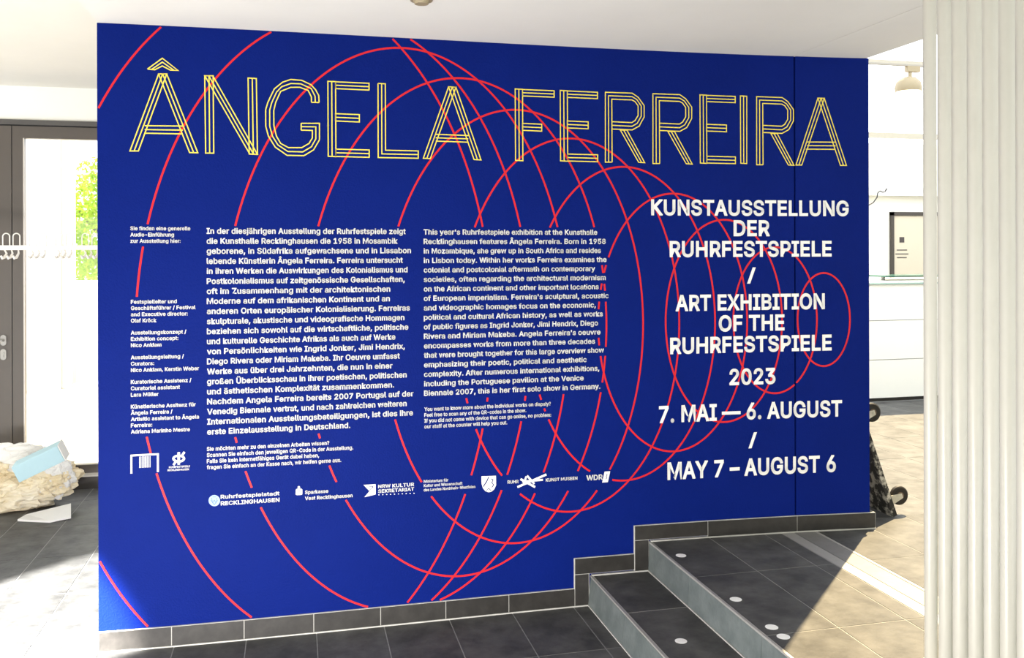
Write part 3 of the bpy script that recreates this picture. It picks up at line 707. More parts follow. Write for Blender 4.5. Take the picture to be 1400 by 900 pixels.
267,297,256,311,240,322,220,329,196,331,171,329,149,322,132,313,118,301,107,288,100,274,41,291,57,322,79,346,104,364,133,375,163,382,194,384,215,383,239,379,263,372,286,360,306,
343,322,320,333,290,337,251,337,0,277,0,277,52,272,52,264,38,252,25,236,12,215,1,190,-6,170,45,202,49,228,59,248,74,263,93,272,115,276,138,276,190,270,186,259,182,246,179,231,176,
216,173,200,171,186,169,175,168,154,164,134,159,117,150,103,139,95,124,92,105,94,87,102,72,114,61,130,52,149,47],[39,41,40,39,42,41,38,42,39,38,43,42,37,43,38,37,44,43,36,44,37,36,
45,44,35,45,36,35,27,45,27,46,45,35,28,27,26,46,27,35,29,28,25,46,26,35,30,29,34,30,35,24,46,25,24,47,46,34,31,30,23,47,24,34,32,31,22,47,23,33,32,34,22,48,47,21,48,22,20,48,21,19,
48,20,19,49,48,18,49,19,17,65,18,65,49,18,16,65,17,15,65,16,14,65,15,13,65,14,12,65,13,11,65,12,10,65,11,9,65,10,9,66,65,64,49,65,9,67,66,9,68,67,8,68,9,8,69,68,8,70,69,8,71,70,8,
72,71,8,73,72,8,74,73,8,75,74,7,75,8,7,76,75,7,77,76,7,78,77,63,49,64,6,78,7,6,79,78,62,49,63,5,79,6,5,80,79,61,51,62,51,49,62,5,81,80,60,51,61,4,81,5,4,82,81,4,83,82,59,52,60,52,
51,60,4,84,83,59,53,52,50,49,51,58,53,59,4,58,84,4,53,58,3,53,4,3,54,53,3,55,54,2,55,3,2,56,55,1,56,2,1,57,56,0,57,1]),
(98,424,[229,-8,198,-5,172,4,153,17,138,31,127,46,118,59,112,59,112,0,53,0,53,509,114,509,114,319,118,319,127,331,137,346,152,360,171,373,197,381,229,384,274,378,313,361,345,332,
370,293,385,245,390,189,385,133,370,84,346,45,313,16,274,-2,220,47,253,51,279,66,301,88,316,117,325,151,328,189,325,227,316,261,301,290,280,311,253,325,220,330,188,325,161,312,140,
291,125,263,116,229,113,189,116,150,125,115,140,86,162,65,188,51],[9,11,10,9,12,11,18,20,19,17,20,18,17,21,20,16,21,17,16,22,21,15,22,16,14,22,15,14,43,22,43,42,22,42,23,22,13,43,
14,13,44,43,13,45,44,41,23,42,9,13,12,9,47,13,47,46,13,46,45,13,40,23,41,40,24,23,39,24,40,9,48,47,38,24,39,38,25,24,9,49,48,37,25,38,9,50,49,36,25,37,36,26,25,35,26,36,9,51,50,35,
27,26,34,27,35,9,7,51,7,52,51,33,27,34,7,53,52,33,28,27,32,28,33,7,6,53,6,54,53,9,8,7,5,54,6,31,28,32,5,31,54,5,28,31,4,28,5,4,29,28,3,29,4,2,29,3,2,30,29,1,30,2,1,0,30]),
(99,396,[207,-8,159,-2,117,16,82,46,56,85,40,133,34,187,40,243,56,291,82,330,117,360,159,378,207,384,234,383,260,377,284,368,305,356,324,341,340,322,353,301,362,277,303,262,298,
276,290,289,281,301,270,311,257,319,242,325,226,329,207,330,173,325,145,310,124,287,108,258,99,224,96,187,99,151,108,117,124,89,145,66,173,51,207,46,226,48,243,52,258,58,271,66,
282,76,292,89,299,102,304,117,363,102,354,78,341,56,325,37,306,21,285,9,261,-1,235,-6],[11,13,12,11,14,13,10,14,11,10,15,14,10,16,15,9,16,10,9,17,16,9,29,17,29,18,17,8,30,9,30,29,
9,28,18,29,27,18,28,8,31,30,26,18,27,26,19,18,25,19,26,24,19,25,8,32,31,23,19,24,23,20,19,7,32,8,22,20,23,7,33,32,22,21,20,7,34,33,6,34,7,6,35,34,5,35,6,5,36,35,5,37,36,4,37,5,4,
38,37,48,50,49,48,51,50,47,51,48,46,51,47,4,39,38,3,39,4,46,52,51,45,52,46,44,52,45,3,40,39,43,52,44,43,53,52,42,53,43,3,41,40,41,53,42,3,53,41,2,53,3,2,54,53,2,55,54,1,55,2,1,56,
55,1,57,56,0,57,1]),
(100,424,[195,-8,151,-2,111,16,79,45,55,84,39,133,34,189,39,245,55,293,79,332,112,361,151,378,196,384,228,381,253,373,272,360,287,346,298,331,306,319,311,319,311,509,372,509,372,0,
313,0,313,59,307,59,298,46,287,31,272,17,252,4,227,-5,205,47,236,51,263,65,284,86,299,115,309,150,312,189,309,229,300,263,284,291,263,312,237,325,205,330,172,325,145,311,124,290,
108,261,99,227,96,189,99,151,109,117,124,88,145,66,172,51],[19,21,20,19,22,21,11,13,12,11,14,13,10,14,11,10,15,14,9,15,10,9,16,15,9,17,16,8,44,9,44,43,9,43,17,9,43,18,17,42,18,43,
41,18,42,8,45,44,41,19,18,41,40,19,40,39,19,39,22,19,8,46,45,7,46,8,7,47,46,38,22,39,7,48,47,6,48,7,37,22,38,6,49,48,6,50,49,36,22,37,5,50,6,5,51,50,35,22,36,4,51,5,4,52,51,34,24,
35,24,22,35,4,53,52,33,24,34,3,53,4,3,54,53,32,25,33,25,24,33,32,26,25,23,22,24,3,31,54,31,26,32,3,26,31,3,27,26,2,27,3,2,28,27,2,29,28,1,29,2,1,30,29,0,30,1]),
(101,404,[212,-8,161,-2,117,16,82,46,56,85,40,132,34,187,39,242,55,290,81,329,115,359,157,378,205,384,236,382,266,374,294,361,319,341,341,315,357,282,368,242,371,194,371,169,75,
169,75,221,338,221,310,202,307,237,298,269,283,294,263,314,237,326,205,330,173,326,146,313,125,294,109,270,99,241,96,211,96,178,100,139,110,106,128,80,151,61,179,50,212,46,234,48,
254,53,271,61,285,73,297,88,306,105,365,91,353,63,335,39,311,19,283,4,249,-5],[11,13,12,11,14,13,10,14,11,10,15,14,10,16,15,9,16,10,9,31,16,31,17,16,9,32,31,30,17,31,8,32,9,29,17,
30,8,33,32,29,18,17,28,18,29,8,34,33,27,18,28,8,35,34,7,35,8,27,19,18,7,36,35,26,19,27,26,24,19,24,20,19,6,23,7,23,36,7,23,37,36,25,24,26,6,22,23,37,24,23,37,20,24,38,20,37,38,21,
20,5,22,6,39,21,38,5,21,22,5,39,21,5,40,39,4,40,5,4,41,40,49,51,50,49,52,51,48,52,49,3,41,4,3,42,41,47,52,48,47,53,52,3,43,42,46,53,47,45,53,46,3,44,43,44,53,45,3,53,44,2,53,3,2,
54,53,2,55,54,1,55,2,1,56,55,0,56,1]),
(102,254,[228,379,228,327,6,327,6,379,81,0,81,432,84,461,96,486,113,505,135,519,161,527,187,530,207,529,222,527,234,524,243,521,227,468,222,470,215,472,206,473,195,474,171,470,154,
460,145,443,142,419,142,0],[10,12,11,10,13,12,9,13,10,9,14,13,9,15,14,9,16,15,8,17,9,17,16,9,7,19,8,19,18,8,18,17,8,6,20,7,20,19,7,6,21,20,6,22,21,5,22,6,5,23,22,5,24,23,4,24,5,4,
25,24,2,0,3,2,1,0]),
(103,425,[207,-151,168,-148,134,-140,105,-127,82,-110,64,-91,51,-69,101,-41,110,-53,122,-66,136,-78,154,-88,178,-95,207,-97,249,-92,282,-75,304,-47,311,-6,311,68,306,68,298,56,287,
41,272,28,252,16,227,8,195,5,152,10,113,27,80,53,55,90,39,136,34,191,39,246,55,293,80,332,112,361,152,378,196,384,228,382,253,373,273,360,288,346,299,331,308,319,313,319,313,379,
372,379,372,-9,367,-54,350,-90,324,-117,291,-136,251,-147,205,59,237,63,264,75,285,95,300,121,309,154,312,193,309,231,300,264,285,291,264,312,237,325,205,330,172,325,145,312,124,
290,109,262,99,229,96,193,99,155,109,123,124,96,145,76,172,63],[36,38,37,36,39,38,44,46,45,44,47,46,35,39,36,35,40,39,34,40,35,34,41,40,34,42,41,33,66,34,66,65,34,65,42,34,65,43,
42,64,43,65,63,43,64,33,67,66,63,44,43,63,62,44,62,61,44,61,60,44,60,47,44,33,68,67,32,68,33,32,69,68,32,70,69,31,70,32,59,47,60,31,71,70,31,72,71,58,47,59,30,72,31,30,73,72,57,47,
58,29,73,30,29,74,73,56,18,57,18,47,57,29,75,74,55,18,56,28,75,29,28,76,75,54,19,55,19,18,55,54,20,19,17,47,18,28,53,76,53,20,54,28,20,53,28,21,20,27,21,28,27,22,21,27,23,22,26,23,
27,26,24,23,25,24,26,16,47,17,16,48,47,6,8,7,15,48,16,6,9,8,15,49,48,6,10,9,5,10,6,14,49,15,5,11,10,5,12,11,14,50,49,4,12,5,13,50,14,4,13,12,4,50,13,3,50,4,3,51,50,2,51,3,2,52,51,
1,52,2,1,0,52]),
(104,410,[114,227,114,0,53,0,53,509,114,509,114,287,102,287,124,332,152,362,187,379,227,384,264,380,295,369,321,349,341,321,353,285,357,240,357,0,296,0,296,235,290,275,273,304,246,
323,210,329,184,326,161,317,141,303,126,283,117,257],[2,4,3,2,6,4,6,5,4,9,11,10,9,12,11,8,12,9,8,13,12,7,13,8,7,23,13,23,14,13,6,25,7,25,24,7,24,23,7,22,14,23,21,14,22,21,15,14,6,
26,25,20,15,21,6,27,26,2,28,6,28,27,6,20,16,15,19,16,20,2,0,28,19,17,16,18,17,19,2,1,0]),
(105,167,[84,443,67,446,54,455,44,468,41,483,44,499,54,512,67,521,84,524,100,521,114,512,123,499,126,483,123,468,114,455,100,446,53,0,53,379,114,379,114,0],[16,18,17,16,19,18,7,9,
8,6,9,7,6,10,9,5,10,6,5,11,10,4,11,5,4,12,11,3,12,4,3,13,12,2,13,3,2,14,13,1,14,2,1,15,14,0,15,1]),
(106,167,[83,443,67,446,53,455,44,468,41,483,44,499,53,512,67,521,83,524,100,521,114,512,123,499,126,483,123,468,114,455,100,446,53,379,114,379,114,-30,111,-63,102,-90,86,-113,65,
-129,37,-139,4,-143,-10,-143,-10,-87,2,-87,25,-83,40,-72,50,-54,53,-29],[31,17,16,31,18,17,30,18,31,30,19,18,29,19,30,29,20,19,28,20,29,27,20,28,25,27,26,25,20,27,25,21,20,25,22,
21,25,23,22,25,24,23,7,9,8,6,9,7,6,10,9,5,10,6,5,11,10,4,11,5,4,12,11,3,12,4,3,13,12,2,13,3,2,14,13,1,14,2,1,15,14,0,15,1]),
(107,381,[110,137,110,212,121,212,284,379,360,379,184,199,177,199,53,0,53,509,114,509,114,0,294,0,148,186,191,229,372,0],[7,9,8,7,1,9,1,10,9,2,4,3,2,13,4,13,5,4,2,12,13,5,14,13,7,
0,1,10,2,1,10,12,2,0,5,6,0,14,5,10,11,12,7,14,0]),
(108,189,[139,-2,101,3,74,20,58,47,53,84,53,509,114,509,114,99,115,77,120,62,130,54,146,52,154,52,160,53,165,53,170,54,181,3,172,1,162,-1,151,-2],[4,6,5,4,7,6,4,8,7,3,8,4,3,9,8,3,
10,9,3,11,10,14,16,15,13,16,14,12,16,13,11,16,12,3,16,11,2,16,3,1,16,2,0,16,1,0,17,16,0,18,17,0,19,18]),
(109,610,[53,0,53,379,112,379,112,295,108,295,118,323,132,346,151,363,172,376,195,384,219,386,257,380,287,361,309,331,321,295,312,295,322,321,337,343,357,361,381,375,407,383,437,
386,468,383,497,372,522,354,541,328,553,296,557,255,557,0,496,0,496,254,490,289,473,313,447,326,419,330,395,328,374,320,358,307,345,290,338,270,335,247,335,0,274,0,274,260,269,288,
253,311,229,326,199,330,178,328,158,320,140,307,126,289,117,266,114,238,114,0],[9,11,10,20,22,21,8,11,9,19,22,20,19,23,22,8,12,11,0,2,1,0,4,2,4,3,2,7,12,8,18,23,19,18,24,23,6,12,7,
17,24,18,6,13,12,17,25,24,5,47,6,47,13,6,16,34,17,34,25,17,47,46,13,46,14,13,5,48,47,16,35,34,33,25,34,33,26,25,5,49,48,16,36,35,32,26,33,45,14,46,4,49,5,15,36,16,4,50,49,15,37,36,
31,26,32,44,15,45,15,14,45,4,51,50,15,38,37,31,27,26,0,52,4,52,51,4,44,38,15,44,39,38,30,27,31,43,39,44,43,40,39,0,53,52,42,40,43,30,28,27,29,28,30,42,41,40,0,54,53]),
(110,410,[114,227,114,0,53,0,53,379,112,379,112,287,102,287,124,332,152,362,187,379,227,384,264,380,295,369,321,349,341,321,353,285,357,240,357,0,296,0,296,235,290,275,273,304,246,
323,210,329,184,326,161,317,141,303,126,283,117,257],[9,11,10,9,12,11,2,4,3,2,6,4,6,5,4,8,12,9,8,13,12,7,13,8,7,23,13,23,14,13,6,25,7,25,24,7,24,23,7,22,14,23,21,14,22,21,15,14,6,
26,25,20,15,21,6,27,26,2,28,6,28,27,6,20,16,15,19,16,20,2,0,28,19,17,16,18,17,19,2,1,0]),
(111,415,[207,-8,159,-2,117,16,82,46,56,85,40,133,34,187,40,243,56,291,82,330,117,360,159,378,207,384,256,378,299,360,333,330,359,291,376,243,381,187,376,133,359,85,333,46,299,16,
256,-2,207,46,242,51,270,66,292,89,307,117,316,151,319,187,316,224,307,258,292,287,270,310,242,325,207,330,173,325,145,310,124,287,108,258,99,224,96,187,99,151,108,117,124,89,145,
66,173,51],[11,13,12,10,13,11,10,14,13,9,14,10,9,15,14,8,37,9,37,36,9,36,15,9,36,35,15,35,16,15,8,38,37,34,16,35,8,39,38,33,16,34,7,39,8,33,17,16,7,40,39,32,17,33,7,41,40,31,17,32,
6,41,7,31,18,17,6,42,41,30,18,31,5,42,6,5,43,42,29,18,30,29,19,18,5,44,43,28,19,29,28,20,19,4,44,5,4,45,44,27,20,28,4,46,45,26,20,27,3,46,4,26,21,20,3,47,46,25,21,26,3,24,47,24,21,
25,3,21,24,2,21,3,2,22,21,1,22,2,1,23,22,0,23,1]),
(112,424,[53,-143,53,379,112,379,112,319,118,319,126,331,137,346,152,360,171,373,197,381,229,384,274,378,313,361,345,332,370,293,385,245,390,189,385,133,370,84,346,45,313,16,274,
-2,229,-8,198,-5,173,4,153,17,138,31,127,46,118,59,114,59,114,-143,220,47,253,51,279,66,301,88,316,117,325,151,328,189,325,227,316,261,301,290,280,311,253,325,220,330,188,325,161,
312,140,291,125,263,116,229,113,189,116,150,125,115,140,86,162,65,188,51],[9,11,10,8,11,9,0,2,1,0,3,2,8,12,11,7,12,8,7,13,12,6,13,7,5,13,6,5,43,13,43,42,13,42,14,13,4,43,5,4,44,43,
4,45,44,41,14,42,0,4,3,0,48,4,48,47,4,47,46,4,46,45,4,40,14,41,40,15,14,39,15,40,38,15,39,38,16,15,0,49,48,37,16,38,0,50,49,36,16,37,36,17,16,35,17,36,0,51,50,35,18,17,34,18,35,0,
29,51,29,52,51,33,18,34,29,53,52,33,19,18,32,19,33,29,28,53,28,54,53,0,30,29,27,54,28,31,19,32,27,31,54,27,19,31,26,19,27,26,20,19,25,20,26,24,20,25,24,21,20,23,21,24,23,22,21]),
(113,424,[372,-143,311,-143,311,59,306,59,298,46,287,31,272,17,252,4,227,-5,195,-8,151,-2,111,16,79,45,55,84,39,133,34,189,39,245,55,293,79,332,112,361,151,378,196,384,228,381,253,
373,272,360,287,346,298,331,307,319,313,319,313,379,372,379,205,47,236,51,263,65,284,86,299,115,309,150,312,189,309,229,300,263,284,291,263,312,237,325,205,330,172,325,145,311,124,
290,108,261,99,227,96,189,99,151,109,117,124,88,145,66,172,51],[20,22,21,20,23,22,28,30,29,28,0,30,19,23,20,19,24,23,18,24,19,18,25,24,18,26,25,17,44,18,44,43,18,43,26,18,43,27,26,
42,27,43,41,27,42,17,45,44,41,28,27,41,40,28,40,39,28,39,38,28,38,0,28,17,46,45,16,46,17,16,47,46,16,48,47,15,48,16,37,0,38,15,49,48,15,50,49,36,0,37,14,50,15,14,51,50,35,0,36,13,
51,14,13,52,51,34,2,35,2,0,35,13,53,52,33,2,34,12,53,13,12,54,53,32,3,33,3,2,33,32,4,3,1,0,2,12,31,54,31,4,32,12,4,31,12,5,4,11,5,12,11,6,5,11,7,6,10,7,11,10,8,7,9,8,10]),
(114,259,[53,0,53,379,112,379,112,321,115,321,130,347,152,367,181,380,213,385,221,385,229,384,237,384,243,384,243,322,239,323,230,324,219,325,207,326,182,323,159,315,140,301,126,
284,117,262,114,237,114,0],[7,9,8,7,10,9,7,11,10,7,12,11,7,13,12,6,13,7,0,2,1,0,3,2,5,13,6,4,17,5,17,16,5,16,15,5,15,14,5,14,13,5,4,18,17,4,19,18,0,4,3,0,22,4,22,21,4,21,20,4,20,
19,4,0,23,22,0,24,23]),
(115,365,[182,-8,145,-5,112,3,84,18,62,38,45,63,36,94,94,107,105,79,124,60,150,49,181,45,217,50,244,62,262,81,268,103,265,121,254,136,237,147,212,155,149,170,104,186,72,208,53,237,
47,274,51,305,65,332,87,354,115,370,149,381,187,384,223,381,254,372,279,358,299,339,314,316,324,290,268,277,258,298,243,316,219,328,187,333,156,329,131,317,114,299,109,277,112,258,
124,243,144,232,172,223,229,209,275,194,306,171,325,142,331,107,326,75,312,47,290,24,260,6,223,-5],[29,31,30,29,32,31,28,32,29,28,33,32,27,33,28,27,34,33,26,34,27,26,41,34,41,35,
34,26,42,41,40,35,41,25,42,26,25,43,42,39,35,40,25,44,43,39,36,35,38,36,39,24,44,25,24,45,44,37,36,38,24,46,45,23,46,24,23,47,46,23,48,47,22,48,23,22,49,48,22,50,49,22,51,50,21,51,
22,21,52,51,20,52,21,20,53,52,19,53,20,18,53,19,17,53,18,17,54,53,16,54,17,15,54,16,6,8,7,15,55,54,14,55,15,5,8,6,13,55,14,5,9,8,13,56,55,4,9,5,12,56,13,4,10,9,11,56,12,4,11,10,11,
57,56,4,57,11,3,57,4,3,58,57,2,58,3,2,59,58,1,59,2,1,0,59]),
(116,227,[204,379,204,327,6,327,6,379,65,471,126,471,126,98,128,76,136,61,150,53,170,50,177,50,185,51,194,52,202,54,213,2,203,-1,192,-3,180,-4,168,-4,125,2,92,21,72,52,65,93],[23,
5,4,23,6,5,2,0,3,2,1,0,23,7,6,22,7,23,22,8,7,22,9,8,13,15,14,22,10,9,12,15,13,21,10,22,11,15,12,10,15,11,21,15,10,20,15,21,19,15,20,19,16,15,19,17,16,19,18,17]),
(117,410,[182,-5,146,-1,115,11,89,31,69,59,57,95,53,139,53,379,114,379,114,144,119,105,137,75,164,56,200,50,226,53,249,62,268,77,283,97,293,122,296,153,296,379,357,379,357,0,298,0,
298,92,307,92,286,47,257,17,222,0],[6,8,7,6,9,8,19,21,20,19,22,21,18,22,19,6,10,9,5,10,6,17,25,18,25,22,18,5,11,10,16,24,17,24,25,17,4,11,5,16,26,24,26,23,24,26,22,25,15,26,16,4,
12,11,14,26,15,3,12,4,3,13,12,13,26,14,3,26,13,3,27,26,23,22,26,2,27,3,2,28,27,1,28,2,1,0,28]),
(118,389,[163,0,17,379,84,379,165,155,177,121,187,87,196,53,206,21,184,21,194,53,203,87,213,121,224,155,305,379,371,379,226,0],[0,2,1,0,3,2,12,14,13,12,15,14,0,4,3,11,15,12,0,5,4,
10,15,11,0,9,5,9,6,5,9,6,10,6,15,10,0,8,9,7,15,6,0,7,8,0,15,7]),
(119,567,[138,0,23,379,87,379,133,214,143,177,154,137,165,91,175,41,165,41,175,90,186,135,196,176,206,214,252,379,316,379,362,214,371,176,382,136,392,91,402,41,391,41,402,90,413,
135,423,176,434,214,480,379,545,379,429,0,368,0,319,172,312,198,305,225,297,252,291,280,284,309,277,338,291,338,277,280,270,252,263,225,255,198,248,172,199,0],[0,2,1,0,3,2,12,35,
13,35,14,13,35,36,14,36,15,14,24,26,25,24,27,26,12,34,35,34,15,36,12,37,34,37,33,34,12,38,37,12,39,38,12,40,39,0,4,3,11,40,12,23,27,24,11,41,40,0,5,4,22,27,23,10,41,11,10,42,41,0,
6,5,21,27,22,9,42,10,0,8,6,8,7,6,20,19,21,8,42,9,0,42,8]),
(120,379,[21,0,171,218,171,171,29,379,100,379,147,306,164,279,179,253,193,229,207,206,175,206,190,229,202,253,216,279,233,306,282,379,352,379,209,169,209,214,358,0,287,0,231,85,
214,112,200,136,187,159,173,182,205,182,191,159,178,136,165,112,148,85,91,0],[2,4,3,2,5,4,14,16,15,14,17,16,2,6,5,13,17,14,2,1,6,1,7,6,12,18,13,18,17,13,1,11,7,11,8,7,11,8,12,8,18,
12,1,10,11,9,18,8,0,10,1,9,19,18,0,25,10,25,9,10,25,26,9,26,19,9,0,24,25,27,19,26,0,28,24,28,23,24,28,23,27,23,19,27,0,29,28,22,19,23,0,30,29,21,19,22,0,31,30,20,19,21]),
(121,389,[47,-139,61,-86,71,-87,88,-90,104,-89,118,-84,130,-74,141,-58,151,-36,163,-1,17,379,84,379,165,155,177,121,187,87,196,53,206,21,184,21,193,53,202,87,212,121,224,155,305,
379,371,379,204,-58,191,-85,177,-107,159,-124,139,-136,117,-143,91,-145,77,-145,65,-143,54,-141],[9,11,10,9,12,11,21,23,22,21,24,23,9,13,12,20,24,21,19,16,20,16,24,20,9,14,13,18,
15,19,15,16,19,9,18,14,18,15,14,9,17,18,9,16,17,9,24,16,8,24,9,7,24,8,7,25,24,6,25,7,5,25,6,4,25,5,4,26,25,0,2,1,0,3,2,3,26,4,0,26,3,0,27,26,0,28,27,0,29,28,33,29,0,32,29,33,32,30,
29,31,30,32]),
(122,380,[42,0,42,46,254,320,254,323,48,323,48,379,333,379,333,331,126,60,126,56,339,56,339,0],[4,6,5,4,7,6,4,3,7,3,2,7,2,8,7,1,8,2,1,9,8,1,10,9,1,11,10,0,11,1]),
(194,480,[191,565,130,565,130,567,211,659,269,659,349,567,349,565,288,565,240,624,16,0,201,509,276,509,463,0,395,0,287,302,276,334,264,372,250,420,232,478,245,478,228,419,213,371,
201,333,191,302,85,0,110,142,110,199,370,199,370,142],[9,18,10,18,11,10,18,19,11,19,12,11,9,26,18,26,20,18,20,17,18,20,17,19,17,27,19,27,12,19,16,27,17,26,21,20,15,27,16,26,22,21,
14,27,15,26,23,22,26,25,23,25,24,23,13,28,14,28,27,14,9,25,26,25,27,26,25,28,27,28,12,27,9,24,25,13,12,28,2,4,3,2,8,4,8,5,4,2,0,8,7,5,8,1,0,2,7,6,5]),
(220,517,[187,572,172,575,158,584,149,597,146,612,149,628,158,641,172,650,187,653,203,650,216,641,224,628,227,612,224,597,216,584,203,575,259,-8,203,-2,154,15,114,43,85,80,66,124,
60,173,60,509,124,509,124,178,128,144,141,113,160,87,187,68,220,56,259,52,298,56,331,68,357,87,377,113,389,144,393,178,393,509,457,509,457,173,451,124,433,80,403,43,363,15,315,-2,
331,572,315,575,302,584,293,597,290,612,293,628,302,641,315,650,331,653,346,650,359,641,368,628,371,612,368,597,359,584,346,575],[22,24,23,22,25,24,37,39,38,37,40,39,22,26,25,36,
40,37,21,26,22,36,41,40,21,27,26,35,41,36,35,42,41,20,27,21,20,28,27,34,42,35,20,29,28,33,42,34,19,29,20,33,43,42,19,30,29,32,43,33,19,31,30,31,43,32,19,43,31,18,43,19,18,44,43,17,
44,18,17,45,44,16,45,17,53,55,54,52,55,53,52,56,55,51,56,52,51,57,56,50,57,51,50,58,57,49,58,50,49,59,58,48,59,49,48,60,59,47,60,48,47,61,60,46,61,47,7,9,8,6,9,7,6,10,9,5,10,6,5,
11,10,4,11,5,4,12,11,3,12,4,3,13,12,2,13,3,2,14,13,1,14,2,1,15,14,0,15,1]),
(223,441,[122,362,122,0,60,0,60,362,70,429,99,477,143,506,197,516,229,512,260,503,289,486,312,463,327,432,332,393,330,370,325,351,317,335,309,322,300,310,292,299,287,287,285,272,
288,256,297,241,311,228,327,215,344,202,362,188,378,171,391,152,400,129,403,100,399,69,386,42,366,21,340,6,307,-4,269,-7,237,-5,207,1,182,10,164,20,187,74,201,66,217,58,238,52,265,
50,297,53,321,64,337,81,342,104,339,123,330,139,316,153,300,167,282,180,264,194,248,209,235,227,226,247,223,272,224,291,230,306,238,318,247,329,256,341,264,353,270,368,272,388,266,
420,250,442,226,455,197,459,164,453,141,435,127,405],[6,8,7,6,9,8,5,9,6,5,10,9,5,11,10,4,73,5,73,72,5,72,11,5,72,71,11,71,12,11,70,12,71,4,74,73,69,12,70,4,75,74,69,13,12,3,75,4,
68,13,69,3,0,75,68,14,13,67,14,68,67,15,14,66,15,67,2,0,3,2,1,0,65,15,66,65,16,15,64,16,65,64,17,16,63,17,64,63,18,17,62,18,63,62,19,18,61,19,62,61,20,19,60,20,61,60,21,20,60,22,
21,59,22,60,59,23,22,58,23,59,58,24,23,58,25,24,57,25,58,57,26,25,56,26,57,56,27,26,55,27,56,55,28,27,54,28,55,54,29,28,53,29,54,52,29,53,52,30,29,51,30,52,51,31,30,50,31,51,49,31,
50,49,32,31,48,32,49,41,43,42,48,33,32,41,44,43,47,33,48,41,45,44,46,33,47,41,46,45,41,33,46,41,34,33,41,35,34,40,35,41,39,35,40,39,36,35,38,36,39,38,37,36]),
(228,389,[117,443,102,446,89,455,80,468,77,483,80,499,89,512,102,520,117,523,133,520,146,512,155,499,158,483,155,468,146,455,133,446,160,-9,126,-5,94,5,68,22,48,45,35,73,30,108,34,
138,43,161,58,179,78,193,100,203,125,211,152,216,178,220,209,224,234,227,252,230,265,235,273,243,276,255,276,257,273,279,267,297,256,311,240,322,220,329,196,331,171,329,149,322,
132,313,118,301,107,288,100,274,41,291,57,322,79,346,104,364,133,375,163,382,194,384,215,383,239,379,263,372,286,360,306,343,322,320,333,290,337,251,337,0,277,0,277,52,272,52,264,
38,252,25,236,12,215,1,190,-6,170,45,202,49,228,59,248,74,263,93,272,115,276,138,276,190,270,186,259,182,246,179,231,176,216,173,200,171,186,169,175,168,154,164,134,159,117,150,
103,139,95,124,92,105,94,87,102,72,114,61,130,52,149,47,261,443,246,446,233,455,224,468,221,483,224,499,233,512,246,520,261,523,277,520,290,512,299,499,301,483,299,468,290,455,277,
446],[55,57,56,55,58,57,54,58,55,54,59,58,53,59,54,53,60,59,52,60,53,52,61,60,51,61,52,51,43,61,43,62,61,51,44,43,42,62,43,51,45,44,41,62,42,51,46,45,50,46,51,40,62,41,40,63,62,50,
47,46,39,63,40,50,48,47,38,63,39,49,48,50,38,64,63,37,64,38,36,64,37,35,64,36,35,65,64,34,65,35,33,81,34,81,65,34,32,81,33,31,81,32,30,81,31,29,81,30,28,81,29,27,81,28,26,81,27,25,
81,26,25,82,81,80,65,81,25,83,82,25,84,83,24,84,25,24,85,84,24,86,85,24,87,86,24,88,87,24,89,88,24,90,89,24,91,90,23,91,24,23,92,91,23,93,92,23,94,93,79,65,80,22,94,23,22,95,94,78,
65,79,21,95,22,21,96,95,77,67,78,67,65,78,21,97,96,76,67,77,20,97,21,20,98,97,20,99,98,75,68,76,68,67,76,20,100,99,75,69,68,66,65,67,74,69,75,20,74,100,20,69,74,19,69,20,19,70,69,
19,71,70,18,71,19,18,72,71,17,72,18,17,73,72,16,73,17,108,110,109,107,110,108,107,111,110,106,111,107,106,112,111,106,113,112,105,113,106,104,113,105,104,114,113,103,114,104,103,
115,114,102,115,103,102,116,115,101,116,102,7,9,8,6,9,7,6,10,9,5,10,6,5,11,10,5,12,11,4,12,5,3,12,4,3,13,12,2,13,3,2,14,13,1,14,2,1,15,14,0,15,1]),
(246,415,[136,443,120,446,107,455,98,468,95,483,98,499,107,512,120,520,136,523,151,520,164,512,173,499,176,483,173,468,164,455,151,446,207,-8,159,-2,117,16,82,46,56,85,40,133,34,
187,40,243,56,291,82,330,117,360,159,378,207,384,256,378,299,360,333,330,359,291,376,243,381,187,376,133,359,85,333,46,299,16,256,-2,207,46,242,51,270,66,292,89,307,117,316,151,
319,187,316,224,307,258,292,287,270,310,242,325,207,330,173,325,145,310,124,287,108,258,99,224,96,187,99,151,108,117,124,89,145,66,173,51,279,443,264,446,251,455,242,468,239,483,
242,499,251,512,264,520,279,523,295,520,308,512,317,499,320,483,317,468,308,455,295,446],[27,29,28,26,29,27,26,30,29,25,30,26,25,31,30,24,53,25,53,52,25,52,31,25,52,51,31,51,32,31,
24,54,53,50,32,51,24,55,54,49,32,50,23,55,24,49,33,32,23,56,55,48,33,49,23,57,56,47,33,48,22,57,23,47,34,33,22,58,57,46,34,47,21,58,22,21,59,58,45,34,46,45,35,34,21,60,59,44,35,45,
44,36,35,20,60,21,20,61,60,43,36,44,20,62,61,42,36,43,19,62,20,42,37,36,19,63,62,41,37,42,19,40,63,40,37,41,19,37,40,18,37,19,18,38,37,17,38,18,17,39,38,16,39,17,71,73,72,70,73,71,
70,74,73,69,74,70,69,75,74,69,76,75,68,76,69,67,76,68,67,77,76,66,77,67,66,78,77,65,78,66,65,79,78,64,79,65,7,9,8,6,9,7,6,10,9,5,10,6,5,11,10,5,12,11,4,12,5,3,12,4,3,13,12,2,13,3,
2,14,13,1,14,2,1,15,14,0,15,1]),
(252,410,[133,443,118,446,104,455,96,468,93,483,96,499,104,512,118,520,133,523,149,520,162,512,170,499,173,483,170,468,162,455,149,446,182,-5,146,-1,115,11,89,31,69,59,57,95,53,
